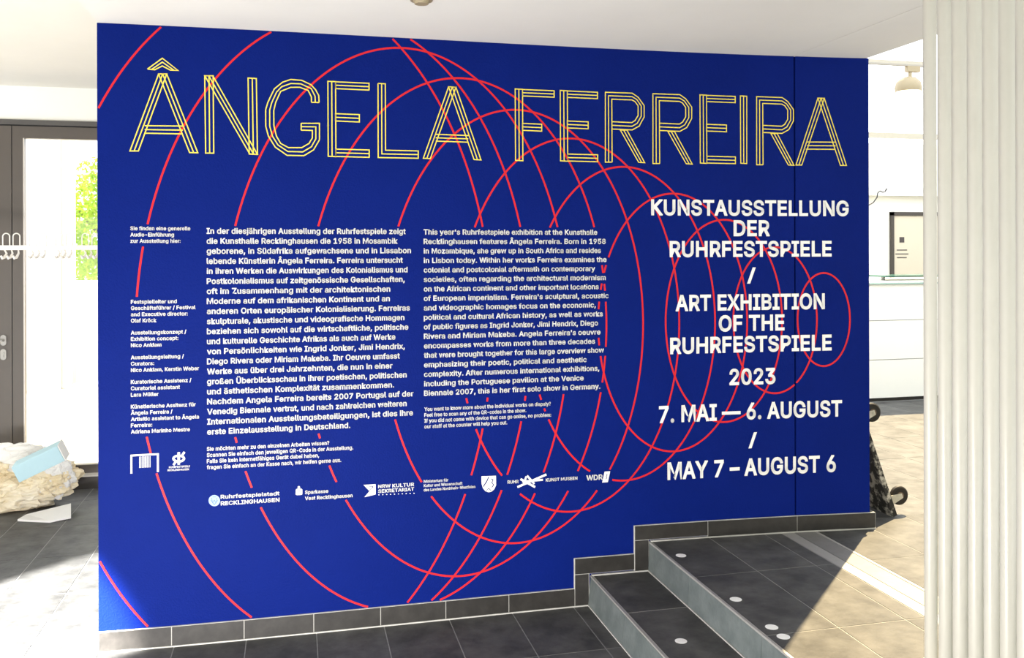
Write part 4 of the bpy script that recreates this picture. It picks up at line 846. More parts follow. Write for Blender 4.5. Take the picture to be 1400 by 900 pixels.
139,53,379,114,379,114,144,119,105,137,75,164,56,200,50,226,53,249,62,268,77,283,97,293,122,296,153,296,379,357,379,357,0,298,0,298,92,307,92,286,47,257,17,222,0,277,443,261,446,
248,455,239,468,236,483,239,499,248,512,261,520,277,523,292,520,305,512,314,499,317,483,314,468,305,455,292,446],[22,24,23,22,25,24,35,37,36,35,38,37,34,38,35,22,26,25,21,26,22,33,
41,34,41,38,34,21,27,26,32,40,33,40,41,33,20,27,21,32,42,40,42,39,40,42,38,41,31,42,32,20,28,27,30,42,31,19,28,20,19,29,28,29,42,30,19,42,29,19,43,42,39,38,42,18,43,19,18,44,43,17,
44,18,17,16,44,52,54,53,51,54,52,51,55,54,50,55,51,50,56,55,50,57,56,49,57,50,48,57,49,48,58,57,47,58,48,47,59,58,46,59,47,46,60,59,45,60,46,7,9,8,6,9,7,6,10,9,5,10,6,5,11,10,5,12,
11,4,12,5,3,12,4,3,13,12,2,13,3,2,14,13,1,14,2,1,15,14,0,15,1]),
(8211,350,[350,244,350,188,0,188,0,244],[2,0,3,2,1,0]),
(8212,699,[699,244,699,188,0,188,0,244],[2,0,3,2,1,0]),
(32,188,[],[]),
]

BOLD = .025
ALPHA = {}
for _c, _a, _v, _t in GLYPHS:
    pts_ = [Vector((_v[i] / 1000, _v[i + 1] / 1000, 0)) for i in range(0, len(_v), 2)]
    tri_ = [tuple(_t[i:i + 3]) for i in range(0, len(_t), 3)]
    cnt = {}
    for t_ in tri_:
        for i in range(3):
            e_ = tuple(sorted((t_[i], t_[(i + 1) % 3])))
            cnt[e_] = cnt.get(e_, 0) + 1
    vv, ff = list(pts_), list(tri_)
    for (i, j), n_e in cnt.items():          # embolden: a band along every outline edge
        if n_e != 1: continue
        d = (pts_[j] - pts_[i])
        if d.length < 1e-6: continue
        d.normalize()
        nn = Vector((-d.y, d.x, 0)) * BOLD
        e1 = d * min(BOLD, .6 * BOLD if (pts_[j] - pts_[i]).length < .06 else BOLD)
        k = len(vv)
        vv += [pts_[i] - e1 + nn, pts_[j] + e1 + nn, pts_[j] + e1 - nn, pts_[i] - e1 - nn]
        ff.append((k, k + 1, k + 2, k + 3))
    ALPHA[chr(_c)] = (_a / 1000, vv, ff)
CAP0, CAP1 = min(p.y for p in ALPHA['H'][1]), max(p.y for p in ALPHA['H'][1])


def text_mesh(body):
    v, f, x = [], [], 0.0
    for ch in body:
        a, pts, fs = ALPHA[ch]
        n = len(v)
        v += [(p.x + x, p.y, 0) for p in pts]
        f += [[n + i for i in t_] for t_ in fs]
        x += a + .018
    me = bpy.data.meshes.new('t')
    me.from_pydata(v, [], f)
    return me


ZONES = []                      # (x0, x1, z0, z1): where the red lines are left out


def line(name, body, xl, xr, zb, cap, weight=.02, m=M_WHT, zone=True, mg=.010, eps=.0022):
    """one line of lettering from wall x xl to xr on baseline zb"""
    me = text_mesh(body)
    x0 = min(v.co.x for v in me.vertices)
    x1 = max(v.co.x for v in me.vertices)
    c0, c1 = CAP0, CAP1
    sx, sz = (xr - xl) / (x1 - x0), cap / (c1 - c0)
    for v in me.vertices:
        x = xl + (v.co.x - x0) * sx
        v.co = (x, g(x) - eps, zb + (v.co.y - c0) * sz)
    me.name = name
    face_front(me)
    me.materials.append(m)
    o = bpy.data.objects.new(name, me)
    C.objects.link(o)
    o.parent = wall
    o.matrix_parent_inverse = wall.matrix_world.inverted()
    if zone:
        ZONES.append((xl - mg, xr + mg, zb - cap * .30 - .007, zb + cap * 1.02 + .008))
    return o


def block(name, rows, px_l, y_first, y_last, cap_px, weight=.022):
    """rows: (text, right end in px)"""
    _, z0 = on_wall(px_l, y_first)
    _, z1 = on_wall(px_l, y_last)
    xl, zc = on_wall(px_l, y_first - cap_px)
    n = len(rows)
    for i, (t, rx) in enumerate(rows):
        z = z0 + (z1 - z0) * i / (n - 1)
        xr, _ = on_wall(rx, y_first + (y_last - y_first) * i / (n - 1))
        line(name, t, xl, xr, z, zc - z0, weight)


block('german_text_line', [
    ("In der diesjährigen Ausstellung der Ruhrfestspiele zeigt", 554.6), ("die Kunsthalle Recklinghausen die 1958 in Mosambik", 543.6),
    ("geborene, in Südafrika aufgewachsene und in Lissabon", 561.8), ("lebende Künstlerin Ângela Ferreira. Ferreira untersucht", 550.7),
    ("in ihren Werken die Auswirkungen des Kolonialismus und", 557.1), ("Postkolonialismus auf zeitgenössische Gesellschaften,", 553.3),
    ("oft im Zusammenhang mit der architektonischen", 533.6), ("Moderne auf dem afrikanischen Kontinent und an", 532.9),
    ("anderen Orten europäischer Kolonialisierung. Ferreiras", 560.3), ("skulpturale, akustische und videografische Hommagen", 552.9),
    ("beziehen sich sowohl auf die wirtschaftliche, politische", 558.2), ("und kulturelle Geschichte Afrikas als auch auf Werke", 540.6),
    ("von Persönlichkeiten wie Ingrid Jonker, Jimi Hendrix,", 553.5), ("Diego Rivera oder Miriam Makeba. Ihr Oeuvre umfasst", 546.6),
    ("Werke aus über drei Jahrzehnten, die nun in einer", 536.6), ("großen Überblicksschau in ihrer poetischen, politischen", 556),
    ("und ästhetischen Komplexität zusammenkommen.", 538.9), ("Nachdem Angela Ferreira bereits 2007 Portugal auf der", 565.3),
    ("Venedig Biennale vertrat, und nach zahlreichen weiteren", 556), ("Internationalen Ausstellungsbeteiligungen, ist dies ihre", 564.6),
    ("erste Einzelausstellung in Deutschland.", 478.9)], 282.5, 319.9, 594.6, 8.1)
block('english_text_line', [
    ("This year's Ruhrfestspiele exhibition at the Kunsthalle", 816.4), ("Recklinghausen features Ângela Ferreira. Born in 1958", 828),
    ("in Mozambique, she grew up in South Africa and resides", 821.4), ("in Lisbon today. Within her works Ferreira examines the", 829),
    ("colonial and postcolonial aftermath on contemporary", 813.4), ("societies, often regarding the architectural modernism", 828),
    ("on the African continent and other important locations", 818.4), ("of European imperialism. Ferreira's sculptural, acoustic", 832),
    ("and videographic homages focus on the economic,", 814.4), ("political and cultural African history, as well as works", 824),
    ("of public figures as Ingrid Jonker, Jimi Hendrix, Diego", 817.4), ("Rivera and Miriam Makeba. Angela Ferreira's oeuvre", 820.8),
    ("encompasses works from more than three decades", 813.4), ("that were brought together for this large overview show", 825.4),
    ("emphasizing their poetic, political and aesthetic", 802), ("complexity. After numerous international exhibitions,", 819.2),
    ("including the Portuguese pavilion at the Venice", 797.8), ("Biennale 2007, this is her first solo show in Germany.", 820.6)],
    579, 321, 541.6, 7.5)
block('german_note_line', [("Sie möchten mehr zu den einzelnen Arbeiten wissen?", 450.2),
                           ("Scannen Sie einfach den jeweiligen QR-Code in der Ausstellung.", 483),
                           ("Falls Sie kein internetfähiges Gerät dabei haben,", 436.3),
                           ("fragen Sie einfach an der Kasse nach, wir helfen gerne aus.", 466.6)], 282.8, 616.8, 641.9, 5.6, .028)
block('english_note_line', [("You want to know more about the individual works on dispaly?", 753),
                            ("Feel free to scan any of the QR-codes in the show.", 719.4),
                            ("If you did not come with device that can go online, no problem:", 753.4),
                            ("our staff at the counter will help you out.", 693.4)], 580, 562.4, 586, 5.3, .028)
block('credit_line', [("Sie finden eine generelle", 260.3), ("Audio-Einführung", 238), ("zur Ausstellung hier:", 247.2)], 178.2, 315, 332.2, 5.4, .028)
block('credit_line', [("Festspielleiter und", 241.8), ("Geschäftsführer / Festival", 267.3), ("and Executive director:", 256.7), ("Olaf Kröck", 214)], 179, 415.6, 441.3, 5.4, .028)
block('credit_line', [("Ausstellungskonzept /", 254.9), ("Exhibition concept:", 244), ("Nico Anklam", 220.9)], 179, 457.8, 474.9, 5.4, .028)
block('credit_line', [("Ausstellungsleitung /", 251.6), ("Curators:", 210.9), ("Nico Anklam, Kerstin Weber", 272.2)], 179, 491.6, 508.9, 5.4, .028)
block('credit_line', [("Kuratorische Assistenz /", 261.8), ("Curatorial assistant", 246.2), ("Lara Müller", 216.9)], 179, 525.1, 542.7, 5.4, .028)
block('credit_line', [("Künstlerische Assitenz für", 267.8), ("Ângela Ferreira /", 236), ("Artisitic assistant to Ângela", 272.2), ("Ferreira:", 208.2),
                      ("Adriana Marinho Mestre", 259.8)], 179, 558.9, 593.1, 5.4, .028)
# large headline lines at the right: text, left px, right px, baseline px at left, cap height px
for t, xl, xr, yb, cp in (("KUNSTAUSSTELLUNG", 890, 1160, 294.6, 22), ("DER", 1002.7, 1052.3, 323.1, 22), ("RUHRFESTSPIELE", 915.3, 1136.7, 351.8, 22.2),
                          ("ART EXHIBITION", 923.3, 1127.3, 425.8, 22.3), ("OF THE", 982.3, 1072.3, 453.6, 22.3), ("RUHRFESTSPIELE", 916, 1136.7, 484.5, 22.6),
                          ("2023", 996.7, 1060, 527, 22.4), ("7. MAI — 6. AUGUST", 900.7, 1151, 578.8, 23.4), ("MAY 7 – AUGUST 6", 912.3, 1142.5, 656.5, 24)):
    x0, z0 = on_wall(xl, yb)
    _, z1 = on_wall(xl, yb - cp)
    line('headline_line', t, x0, on_wall(xr, yb)[0], z0, z1 - z0, .020, zone=False)


def pxpoly(pts):
    return [on_wall(*p) for p in pts]


flat('headline_slash', [pxpoly([(1021.2, 387.8), (1025.3, 387.8), (1033, 365.7), (1028.8, 365.7)])], M_WHT, .0022)
flat('headline_slash', [pxpoly([(1023, 613.2), (1027.2, 613), (1034.6, 591), (1030.4, 591.2)])], M_WHT, .0022)

# -- emblems in the sponsors' row
def PQ(pts, ox, oy, s):
    return pxpoly([(ox + x / s, oy + y / s) for x, y in pts])


def pzone(x0, x1, y0, y1):
    a = on_wall(x0, (y0 + y1) / 2)[0]
    b = on_wall(x1, (y0 + y1) / 2)[0]
    ZONES.append((a, b, on_wall((x0 + x1) / 2, y1)[1], on_wall((x0 + x1) / 2, y0)[1]))


k = (165, 600, 11.667)
polys = ribbon(PQ([(172, 555), (172, 268), (595, 245), (595, 530)], *k), .0072)
for i in range(9):
    x = 303 + i * 21
    dy = -(x - 303) * .06
    polys += ribbon(PQ([(x, 285 + dy), (x, 465 + dy)], *k), .0021)
flat('gallery_emblem', polys, M_WHT, .0022)
pzone(176, 221, 621, 648)
el = lambda cx, cy, rx, ry, n, a0=0, a1=360: [(cx + rx * math.cos(math.radians(a0 + (a1 - a0) * i / n)), cy + ry * math.sin(math.radians(a0 + (a1 - a0) * i / n))) for i in range(n + 1)]
polys = ribbon(PQ(el(927, 316, 85, 46, 20)[:-1], *k), .0088, True)
polys += ribbon(PQ([(927, 215), (927, 412)], *k), .0098)
polys += ribbon(PQ([(842, 418), (895, 345)], *k), .0088) + ribbon(PQ([(1018, 210), (968, 285)], *k), .0088)
flat('festival_emblem', polys, M_WHT, .0022)


def pline(name, t, xl, xr, yl, cap_px, weight=.03, eps=.0022, m=M_WHT):
    x0, z0 = on_wall(xl, yl)
    line(name, t, x0, on_wall(xr, yl)[0], z0, on_wall(xl, yl - cap_px)[1] - z0, weight, m, zone=False, eps=eps)


pline('sponsor_text_line', 'RUHRFESTSPIELE', 231, 259.7, 640.3, 2.6)
pline('sponsor_text_line', 'RECKLINGHAUSEN', 229.3, 258.4, 644.4, 2.6)
k = (275, 650, 6.364)
flat('town_emblem', [PQ(el(115, 220, 50, 49, 24)[:-1], *k)], M_PALEBLUE, .0020)
polys = []
for pts in ([(92, 195), (100, 240), (115, 215), (130, 240), (138, 195)], [(85, 215), (115, 255), (145, 215)], [(100, 188), (130, 188)]):
    polys += ribbon(PQ(pts, *k), .0024)
flat('town_emblem_drawing', polys, mat('mid_blue_vinyl', s2l((70, 100, 165)), .5), .0030)
pline('sponsor_text_line', 'Ruhrfestspielstadt', 301.7, 382.2, 682.2, 5.4, .035)
pline('sponsor_text_line', 'RECKLINGHAUSEN', 301.9, 382.2, 691.2, 5.6, .035)
pzone(283, 386, 668, 694)
polys = [PQ([(825, 122), (835, 117), (868, 115), (880, 121), (880, 163), (872, 170), (832, 172), (822, 165)], *k), PQ(el(850, 104, 11, 11, 12)[:-1], *k)]
flat('bank_emblem', polys, M_WHT, .0020)
flat('bank_emblem_lines', [PQ([(838, 134), (872, 132), (872, 136), (838, 138)], *k), PQ([(830, 150), (864, 148), (864, 152), (830, 154)], *k)], M_BLUE, .0030)
pline('sponsor_text_line', 'Sparkasse', 416.9, 448.8, 675.8, 5.0, .022)
pline('sponsor_text_line', 'Vest Recklinghausen', 416.9, 482, 684.1, 5.0, .022)
pzone(401, 484, 661.5, 685)
k = (480, 645, 6.364)
flat('culture_office_emblem', [PQ([(108, 115), (213, 109), (160, 170)], *k), PQ([(213, 109), (213, 198), (115, 222), (168, 160)], *k)], M_WHT, .0020)
flat('culture_office_arrow', ribbon(PQ([(148, 178), (190, 130)], *k), .0022) + ribbon(PQ([(155, 131), (191, 129), (190, 172)], *k), .0022), M_BLUE, .0030)
pline('sponsor_text_line', 'NRW', 516.9, 534, 667.7, 4.8, .012)
pline('sponsor_text_line', 'KULTUR', 536.3, 566.1, 666.7, 4.9, .045)
pline('sponsor_text_line', 'SEKRETARIAT', 516.9, 566.1, 674.3, 4.8, .015)
flat('sponsor_text_dots', [PQ([(x, 198 - (x - 235) * .045), (x + 9, 198 - (x - 235) * .045), (x + 9, 205 - (x - 235) * .045), (x, 205 - (x - 235) * .045)], *k) for x in range(237, 550, 34)], M_WHT, .0022)
for t, xr, yb in (("Ministerium für", 612.8, 660.4), ("Kultur und Wissenschaft", 632.1, 666.2), ("des Landes Nordrhein-Westfalen", 649.7, 672)):
    pline('sponsor_text_line', t, 579.3, xr, yb, 4.0, .03)
pzone(577, 652, 652.5, 676.5)
k = (640, 635, 6.364)
flat('state_shield', [PQ([(115, 104), (241, 99), (243, 180), (228, 215), (205, 236), (178, 243), (150, 234), (128, 208), (117, 170)], *k)], M_WHT, .0020)
polys = ribbon(PQ([(177, 110), (160, 150), (142, 175), (132, 195)], *k), .0046)
polys += ribbon(PQ([(200, 125), (216, 135), (205, 158), (221, 178), (205, 200)], *k), .0036)
polys += ribbon(PQ([(155, 232), (178, 208), (200, 230)], *k), .0026)
flat('state_shield_drawing', polys, M_BLUE, .0030)
pline('sponsor_text_line', 'RUHR', 693.9, 708.8, 661.6, 4.6, .02)
polys = []
for pts, wd in (([(428, 198), (680, 88)], .010), ([(455, 128), (582, 198)], .010), ([(470, 150), (650, 134)], .009), ([(512, 98), (575, 170)], .009), ([(505, 105), (482, 178)], .009)):
    polys += ribbon(PQ(pts, *k), wd)
flat('museums_emblem', polys, M_WHT, .0022)
pline('sponsor_text_line', 'KUNST MUSEEN', 746, 789.3, 658.7, 4.4, .02)
pline('sponsor_text_line', 'WDR', 801.5, 823.8, 657.3, 7.4, .05)
flat('broadcaster_emblem', [PQ([(1186, 63), (1235, 60), (1215, 155), (1165, 158)], *k)], M_WHT, .0020)
flat('broadcaster_emblem_drawing', ribbon(PQ([(1200, 85), (1208, 92), (1200, 105), (1206, 118), (1196, 128)], *k), .0026), M_BLUE, .0030)
pzone(655, 681, 649, 676)
pzone(686, 794, 647.5, 673)
pzone(798, 837, 644, 670)

# -- the eleven red rings
RINGS = [(-.0587, 1.313, .9327, 1.5025), (.2043, 1.3137, .8498, 1.3751), (.4694, 1.3102, .7681, 1.2495), (.7318, 1.312, .6901, 1.1247),
         (.9917, 1.3089, .6122, .9935), (1.2506, 1.3096, .5356, .8684), (1.5103, 1.3105, .4582, .74), (1.7573, 1.3115, .3761, .6155),
         (2.0157, 1.3144, .2983, .4885), (2.2784, 1.3134, .2164, .3564), (2.5302, 1.3132, .1359, .2292)]


def blocked(x, z):
    if x < -.788 or z > ZT - .004 or (x < 1.262 and z < BH + .003) or z < .16 and x > 1.2:
        return True
    if 2.3785 < x < 2.3865:
        return True
    return any(a < x < b and c < z < d for a, b, c, d in ZONES)


for i, (cx, cz, a, b) in enumerate(RINGS):
    N = 1500
    polys, run = [], []
    ok = [not blocked(cx + a * math.cos(2 * math.pi * j / N), cz + b * math.sin(2 * math.pi * j / N)) for j in range(N)]
    start = next((j for j in range(N) if not ok[j]), 0)
    if all(ok):
        pts = [(cx + a * math.cos(2 * math.pi * j / 180), cz + b * math.sin(2 * math.pi * j / 180)) for j in range(180)]
        polys = ribbon(pts, .0086, True)
    else:
        for jj in range(N + 1):
            j = (start + jj) % N
            if ok[j] and jj < N:
                run.append((cx + a * math.cos(2 * math.pi * j / N), cz + b * math.sin(2 * math.pi * j / N)))
            elif run:
                if len(run) > 3:
                    p = run[:-1:4] + [run[-1]]
                    polys += ribbon(p, .0086)
                run = []
    flat('red_ring', polys, M_RED, .0008 + .00008 * i)

# -- yellow outline title
YW = .0047


def quad_stroke(a, b, c, d):
    mid = lambda p, q: ((p[0] + q[0]) / 2, (p[1] + q[1]) / 2)
    return ribbon([a, b, d, c], YW, True) + ribbon([mid(a, b), mid(c, d)], YW)


def TL(strokes, ox=0, oy=0):
    f = lambda p: on_wall(ox + p[0] / 4, oy + p[1] / 4)
    polys = []
    for s in strokes:
        if s[0] == 'Q':
            polys += quad_stroke(*[f(p) for p in s[1:]])
        elif s[0] == 'L':
            polys += ribbon([f(p) for p in s[1]], YW)
    flat('title_letter', polys, M_YEL, .0016)


L_, Q_ = 'L', 'Q'
TL([(Q_, (868, 405), (912, 405), (711, 826), (757, 826)), (Q_, (868, 405), (912, 405), (1037, 835), (1082, 836)),
    (L_, [(792, 688), (1000, 690)]), (L_, [(792, 709), (1000, 712)]), (L_, [(795, 729), (1000, 733)]),
    (L_, [(807, 378), (888, 319), (974, 386), (932, 384), (888, 361), (847, 382), (807, 378)]), (L_, [(830, 380), (888, 340), (952, 385)])])
TL([(Q_, (1120, 415), (1166, 415), (1125, 838), (1169, 838)), (Q_, (1120, 415), (1164, 415), (1366, 843), (1408, 845)), (Q_, (1357, 427), (1402, 430), (1363, 842), (1408, 845))])
G_out = [(345, 560), (343, 523), (325, 490), (300, 463), (250, 440), (190, 435), (145, 450), (100, 487), (65, 560), (53, 600), (53, 690), (68, 745), (105, 805), (170, 850), (262, 852), (315, 820), (347, 765), (347, 675), (247, 675)]
G_in = [(303, 560), (303, 530), (285, 495), (240, 478), (190, 478), (135, 500), (108, 560), (97, 605), (98, 690), (112, 745), (135, 785), (178, 808), (250, 808), (290, 785), (308, 755), (308, 714), (247, 712)]
G_mid = [(324, 560), (323, 527), (302, 485), (245, 459), (190, 457), (140, 475), (112, 505), (86, 562), (75, 602), (75, 690), (90, 745), (120, 793), (174, 829), (256, 831), (303, 803), (327, 760), (327, 694), (247, 693)]
TL([(L_, G_out), (L_, G_in), (L_, G_mid), (L_, [(303, 560), (345, 561)]), (L_, [(247, 674), (247, 713)])], 350, 0)


def E_(ox, sl, sr, top, bot, ar, mr, dy, th, ym, yb):
    """E: stem from sl to sr, arms reach ar (mid arm mr); dy = fall of the top line over the arm"""
    return [(Q_, (sl, top), (sr, top + 2), (sl + 2, bot), (sr + 2, bot + 2)),
            (Q_, (sr, top + 3), (sr, top + th), (ar, top + 3 + dy), (ar, top + th + dy)),
            (Q_, (sr, ym), (sr, ym + th), (mr, ym + dy * .7), (mr, ym + th + dy * .7))] + \
        ([(Q_, (sr + 2, yb), (sr + 2, yb + th), (ar + 1, yb + dy * .6), (ar + 1, yb + th + dy * .6))] if yb else [])


TL(E_(0, 393, 435, 445, 855, 618, 565, 8, 40, 622, 816), 350, 0)
TL([(L_, [(667, 457), (668, 862), (887, 866), (887, 826), (708, 822), (707, 459), (667, 457)]), (L_, [(687, 458), (688, 842), (887, 846)])], 350, 0)
TL([(Q_, (1053, 475), (1093, 477), (915, 866), (953, 868)), (Q_, (1053, 475), (1093, 477), (1192, 873), (1230, 875)),
    (L_, [(985, 735), (1165, 742)]), (L_, [(983, 754), (1160, 760)]), (L_, [(983, 772), (1157, 778)])], 350, 0)
TL(E_(0, 17, 57, 487, 878, 230, 162, 7, 38, 675, None), 700, 0)
TL(E_(0, 263, 302, 495, 880, 467, 416, 7, 38, 662, 843), 700, 0)


def R_(dx=0, dy=0, sx=1, sy=1):
    t = lambda p: (510 + (p[0] - 510) * sx + dx, 505 + (p[1] - 505) * sy + dy)
    T = lambda ps: [t(p) for p in ps]
    return [(L_, T([(547, 887), (510, 887), (510, 505), (657, 510), (690, 533), (722, 578), (722, 640), (695, 690), (657, 711), (547, 706)])),
            (L_, T([(547, 887), (545, 543), (655, 547), (672, 556), (689, 580), (689, 632), (672, 660), (655, 671), (547, 666)])),
            (L_, T([(528, 887), (527, 524), (656, 529), (682, 545), (706, 580), (706, 636), (684, 675), (656, 691), (547, 686)])),
            (Q_, t((592, 712)), t((628, 712)), t((692, 888)), t((725, 890)))]


TL(R_(), 700, 0)
TL(R_(260, 8), 700, 0)
TL(E_(0, 1027, 1063, 519, 892, 1220, 1172, 6, 37, 680, 855), 700, 0)
TL([(Q_, (1248, 525), (1283, 527), (1250, 893), (1283, 895))], 700, 0)
TL(R_(827, 24, .95, .975), 700, 0)
TL([(Q_, (272, 537), (307, 538), (152, 903), (184, 903)), (Q_, (272, 537), (307, 538), (395, 905), (428, 905)),
    (L_, [(213, 777), (366, 778)]), (L_, [(213, 797), (368, 798)]), (L_, [(206, 816), (368, 817)])], 1050, 0)

# ------------------------------------------------------------------ ceilings
ceil = struct('ceiling', MB().box(-.79, 2.369, -8.4, .30, ZT, ZT + .22), M_CEIL)
MB().box(2.373, 2.757, -8.4, .30, ZT, ZT + .22).build('ceiling_panel', M_CEIL, ceil)
struct('ceiling_1', MB().box(-4.4, -.79, -8.4, 2.95, 2.818, 2.95), M_CEIL)
struct('ceiling_2', MB().box(2.757, 9.5, -8.4, -.20, 2.87, 3.0), M_WALLW)
M_BAR = mat('cream_skylight_bar', (.40, .37, .30), .6)
TY = 1.5
TZ = on_y(1250, 91, TY).z
struct('trim_2', MB().box(1.4, 4.35, TY - .008, TY + .008, TZ + .012, TZ + .035), M_BAR)     # bar that carries the lighting track
struct('trim_3', MB().box(1.4, 9.5, 4.589, 4.611, 2.87, 2.93), M_BAR)                      # bar of the roof light
struct('ceiling_4', MB().box(-.79, 1.4, .30, 2.95, 2.818, 2.95), M_CEIL)

# enclosing walls (out of frame) with window openings
struct('wall_left', MB().box(-4.6, -4.4, -8.4, -4.9, -.2, 2.95).box(-4.6, -4.4, -1.6, 1.2, -.2, 2.95).box(-4.6, -4.4, -4.9, -1.6, 2.3, 2.95), M_WALLW)
struct('wall_front', MB().box(-4.6, -4.0, -8.6, -8.4, -.2, 2.95).box(-.8, 9.5, -8.6, -8.4, -.2, 2.95).box(-4.0, -.8, -8.6, -8.4, 2.3, 2.95), M_WALLW)
struct('wall_right', MB().box(9.5, 9.7, -8.6, 6.5, -.2, 3.0), M_WALLW)

# ------------------------------------------------------------------ entrance doors, left background
YD = 2.93
dr = empty('door_1', (-1.9, YD, .08), kind='structure')
X17 = on_y(17, 300, YD).x
Xg = on_y(33, 300, YD).x
zt, zl, zg = 2.58, 2.545, 2.452
MB().box(-4.4, 1.4, YD - .02, YD + .06, zl, zt).build('head_frame', mat('grey_head_frame', (.075, .07, .066), .4), dr)
MB().box(-4.4, 1.4, YD - .005, YD + .06, zl - .008, zl).build('head_gasket', M_BLACK, dr)
MB().box(-4.4, 1.4, YD - .0, YD + .10, zt, 2.818).build('bulkhead', M_WALLW, dr)


def leaf(x0, x1, st, zb=.083, handle=0):
    lf = MB().box(x0, x0 + st, YD - .012, YD + .05, zb, zl - .009).box(x1 - st, x1, YD - .012, YD + .05, zb, zl - .009) \
        .box(x0 + st, x1 - st, YD - .012, YD + .05, zg, zl - .009).box(x0 + st, x1 - st, YD - .012, YD + .05, zb, .142).build('door_leaf', M_FRAME, dr)
    return lf


def pane(x0, x1, z0, z1):
    return MB().box(x0, x1, YD + .012, YD + .018, z0, z1).build('glass_pane', M_GLASS, dr)


st_ = Xg - X17 - .002
leaf(X17 + .003, X17 + 1.02, st_)
leaf(X17 - 1.02, X17 - .003, st_ + .01)
pane(X17 + st_, X17 + 1.02 - st_, .14, zg + .005)
pane(X17 - 1.02 + st_, X17 - st_ - .01, .14, zg + .005)
MB().box(X17 - .003, X17 + .003, YD - .006, YD + .05, .083, zl - .009).build('leaf_gasket', M_BLACK, dr)
MB().box(Xg - .002, Xg + .006, YD - .016, YD - .010, .142, zg).build('glazing_bead', mat('pale_glazing_bead', (.6, .55, .5), .4), dr)
for x in (-3.2, X17 + 1.06, .35, 1.28):
    MB().box(x, x + .08, YD - .012, YD + .05, .083, zl - .009).build('mullion', M_FRAME, dr)
for a, b in ((-4.4, -3.2), (X17 + 1.12, .35), (.43, 1.28)):
    pane(a, b, .09, zl - .01)


def plate(z0, z1, name):
    c = on_y(5.8, 465, YD).x
    mb = MB()
    pts = []
    w_ = .019
    for i in range(20):
        th = 2 * math.pi * i / 20
        pts.append((c + w_ * math.cos(th), (z0 + z1) / 2 + ((z1 - z0) / 2 - w_) * (1 if math.sin(th) > 0 else -1) + w_ * math.sin(th)))
    mb.hexa([(x, YD - .024, z) for x, z in pts], [(x, YD - .010, z) for x, z in pts])
    return c, mb.build(name, M_ALU, dr)


zc = on_y(6, 465, YD).z
c, pl_ = plate(zc - .037, zc + .037, 'handle_plate')
mb = MB().tube([(c, YD - .02, zc), (c, YD - .065, zc), (c - .02, YD - .07, zc), (c - .13, YD - .07, zc)], .009, 12)
mb.build('lever_handle', M_ALU, dr, smooth=True)
zk = on_y(6, 484, YD).z
c, pl_ = plate(zk - .04, zk + .036, 'lock_plate')
MB().tube([(c, YD - .03, zk + .006), (c, YD - .02, zk + .006)], .009, 14).box(c - .004, c + .004, YD - .03, YD - .02, zk - .02, zk).build('lock_cylinder', M_ALU, dr)

# ------------------------------------------------------------------ coat rack rail in front of the doors
YR = 2.2
rk = empty('coat_rack', (-1.8, YR, 0), 'long white coat rack rail with wire hook loops standing before the glass doors', 'coat rack')
M_RACK = mat('white_rack_enamel', (.78, .75, .70), .35)
z0 = on_y(60, 342, YR).z
z1 = on_y(60, 335.5, YR).z
xa, xb = -2.75, -.95
MB().box(xa, xb, YR - .012, YR + .012, z0, z1).build('rail', M_RACK, rk, bevel=.003)
for x in (xa + .03, xb - .03):
    MB().tube([(x, YR, .03), (x, YR, z0 + .01)], .02, 16).build('post', M_RACK, rk, smooth=True)
    MB().box(x - .2, x + .2, YR - .02, YR + .02, .0, .03).box(x - .02, x + .02, YR - .2, YR + .2, 0, .03).build('foot', M_RACK, rk)
base_x = on_y(15.5, 330, YR).x
pitch_x = (on_y(123.5, 330, YR).x - base_x) / 3
zl1 = z1 + (.075)
for i in range(-5, 5):
    cx = base_x + i * pitch_x
    if cx < xa + .05 or cx > xb - .06:
        continue
    for s in (-1, 1):
        c0 = cx + s * .029
        hw = .0195
        pts = [(c0 - hw, YR, z1 - .005), (c0 - hw, YR, zl1 - hw)]
        pts += [(c0 - hw * math.cos(math.pi * q / 8), YR, zl1 - hw + hw * math.sin(math.pi * q / 8)) for q in range(1, 8)]
        pts += [(c0 + hw, YR, zl1 - hw), (c0 + hw, YR, z1 - .005)]
        MB().tube(pts, .0036, 8).build('hook_loop', M_RACK, rk, smooth=True)
    for s in (-1, 0, 1):
        c0 = cx + s * .034
        pts = [(c0 + .006 * s, YR, z0 + .004), (c0 + .010, YR - .01, z0 - .020), (c0 + .004, YR - .03, z0 - .045), (c0 - .004, YR - .045, z0 - .050),
               (c0 - .010, YR - .055, z0 - .036)]
        MB().tube(pts, .006, 8, radii=[.004, .006, .009, .009, .006]).build('coat_hook', M_RACK, rk, smooth=True)

# ------------------------------------------------------------------ outdoors beyond the doors
struct('ground', MB().box(-30, 30, 2.99, 60, -.25, -.06), mat('pale_paving', (.5, .49, .46), .8, noise_amt=.1, noise_scale=1))
zp = on_y(60, 385, 9).z
gw = MB().box(-14, 3, 9.0, 9.3, -.06, zp).build('garden_wall', mat('white_garden_wall_render', (.82, .81, .78), .85, noise_amt=.05))
setp(gw, 'low white rendered garden wall outside the glass entrance doors', 'wall')
xa, xb = on_y(36, 300, 8.2).x, on_y(93, 300, 8.2).x
pillar = empty('garden_pillar', ((xa + xb) / 2, 8.3, -.06), 'broad pale rendered pillar outside, left of the leafy tree', 'pillar')
MB().box(xa, xb - .09, 8.2, 8.6, -.06, 4.5).build('shaft', mat('white_garden_wall_render', (1, 1, 1)), pillar)
MB().box(xb - .085, xb, 8.25, 8.6, -.06, 4.5).build('corner_strip', mat('cream_corner_strip', (.75, .68, .5), .8), pillar)

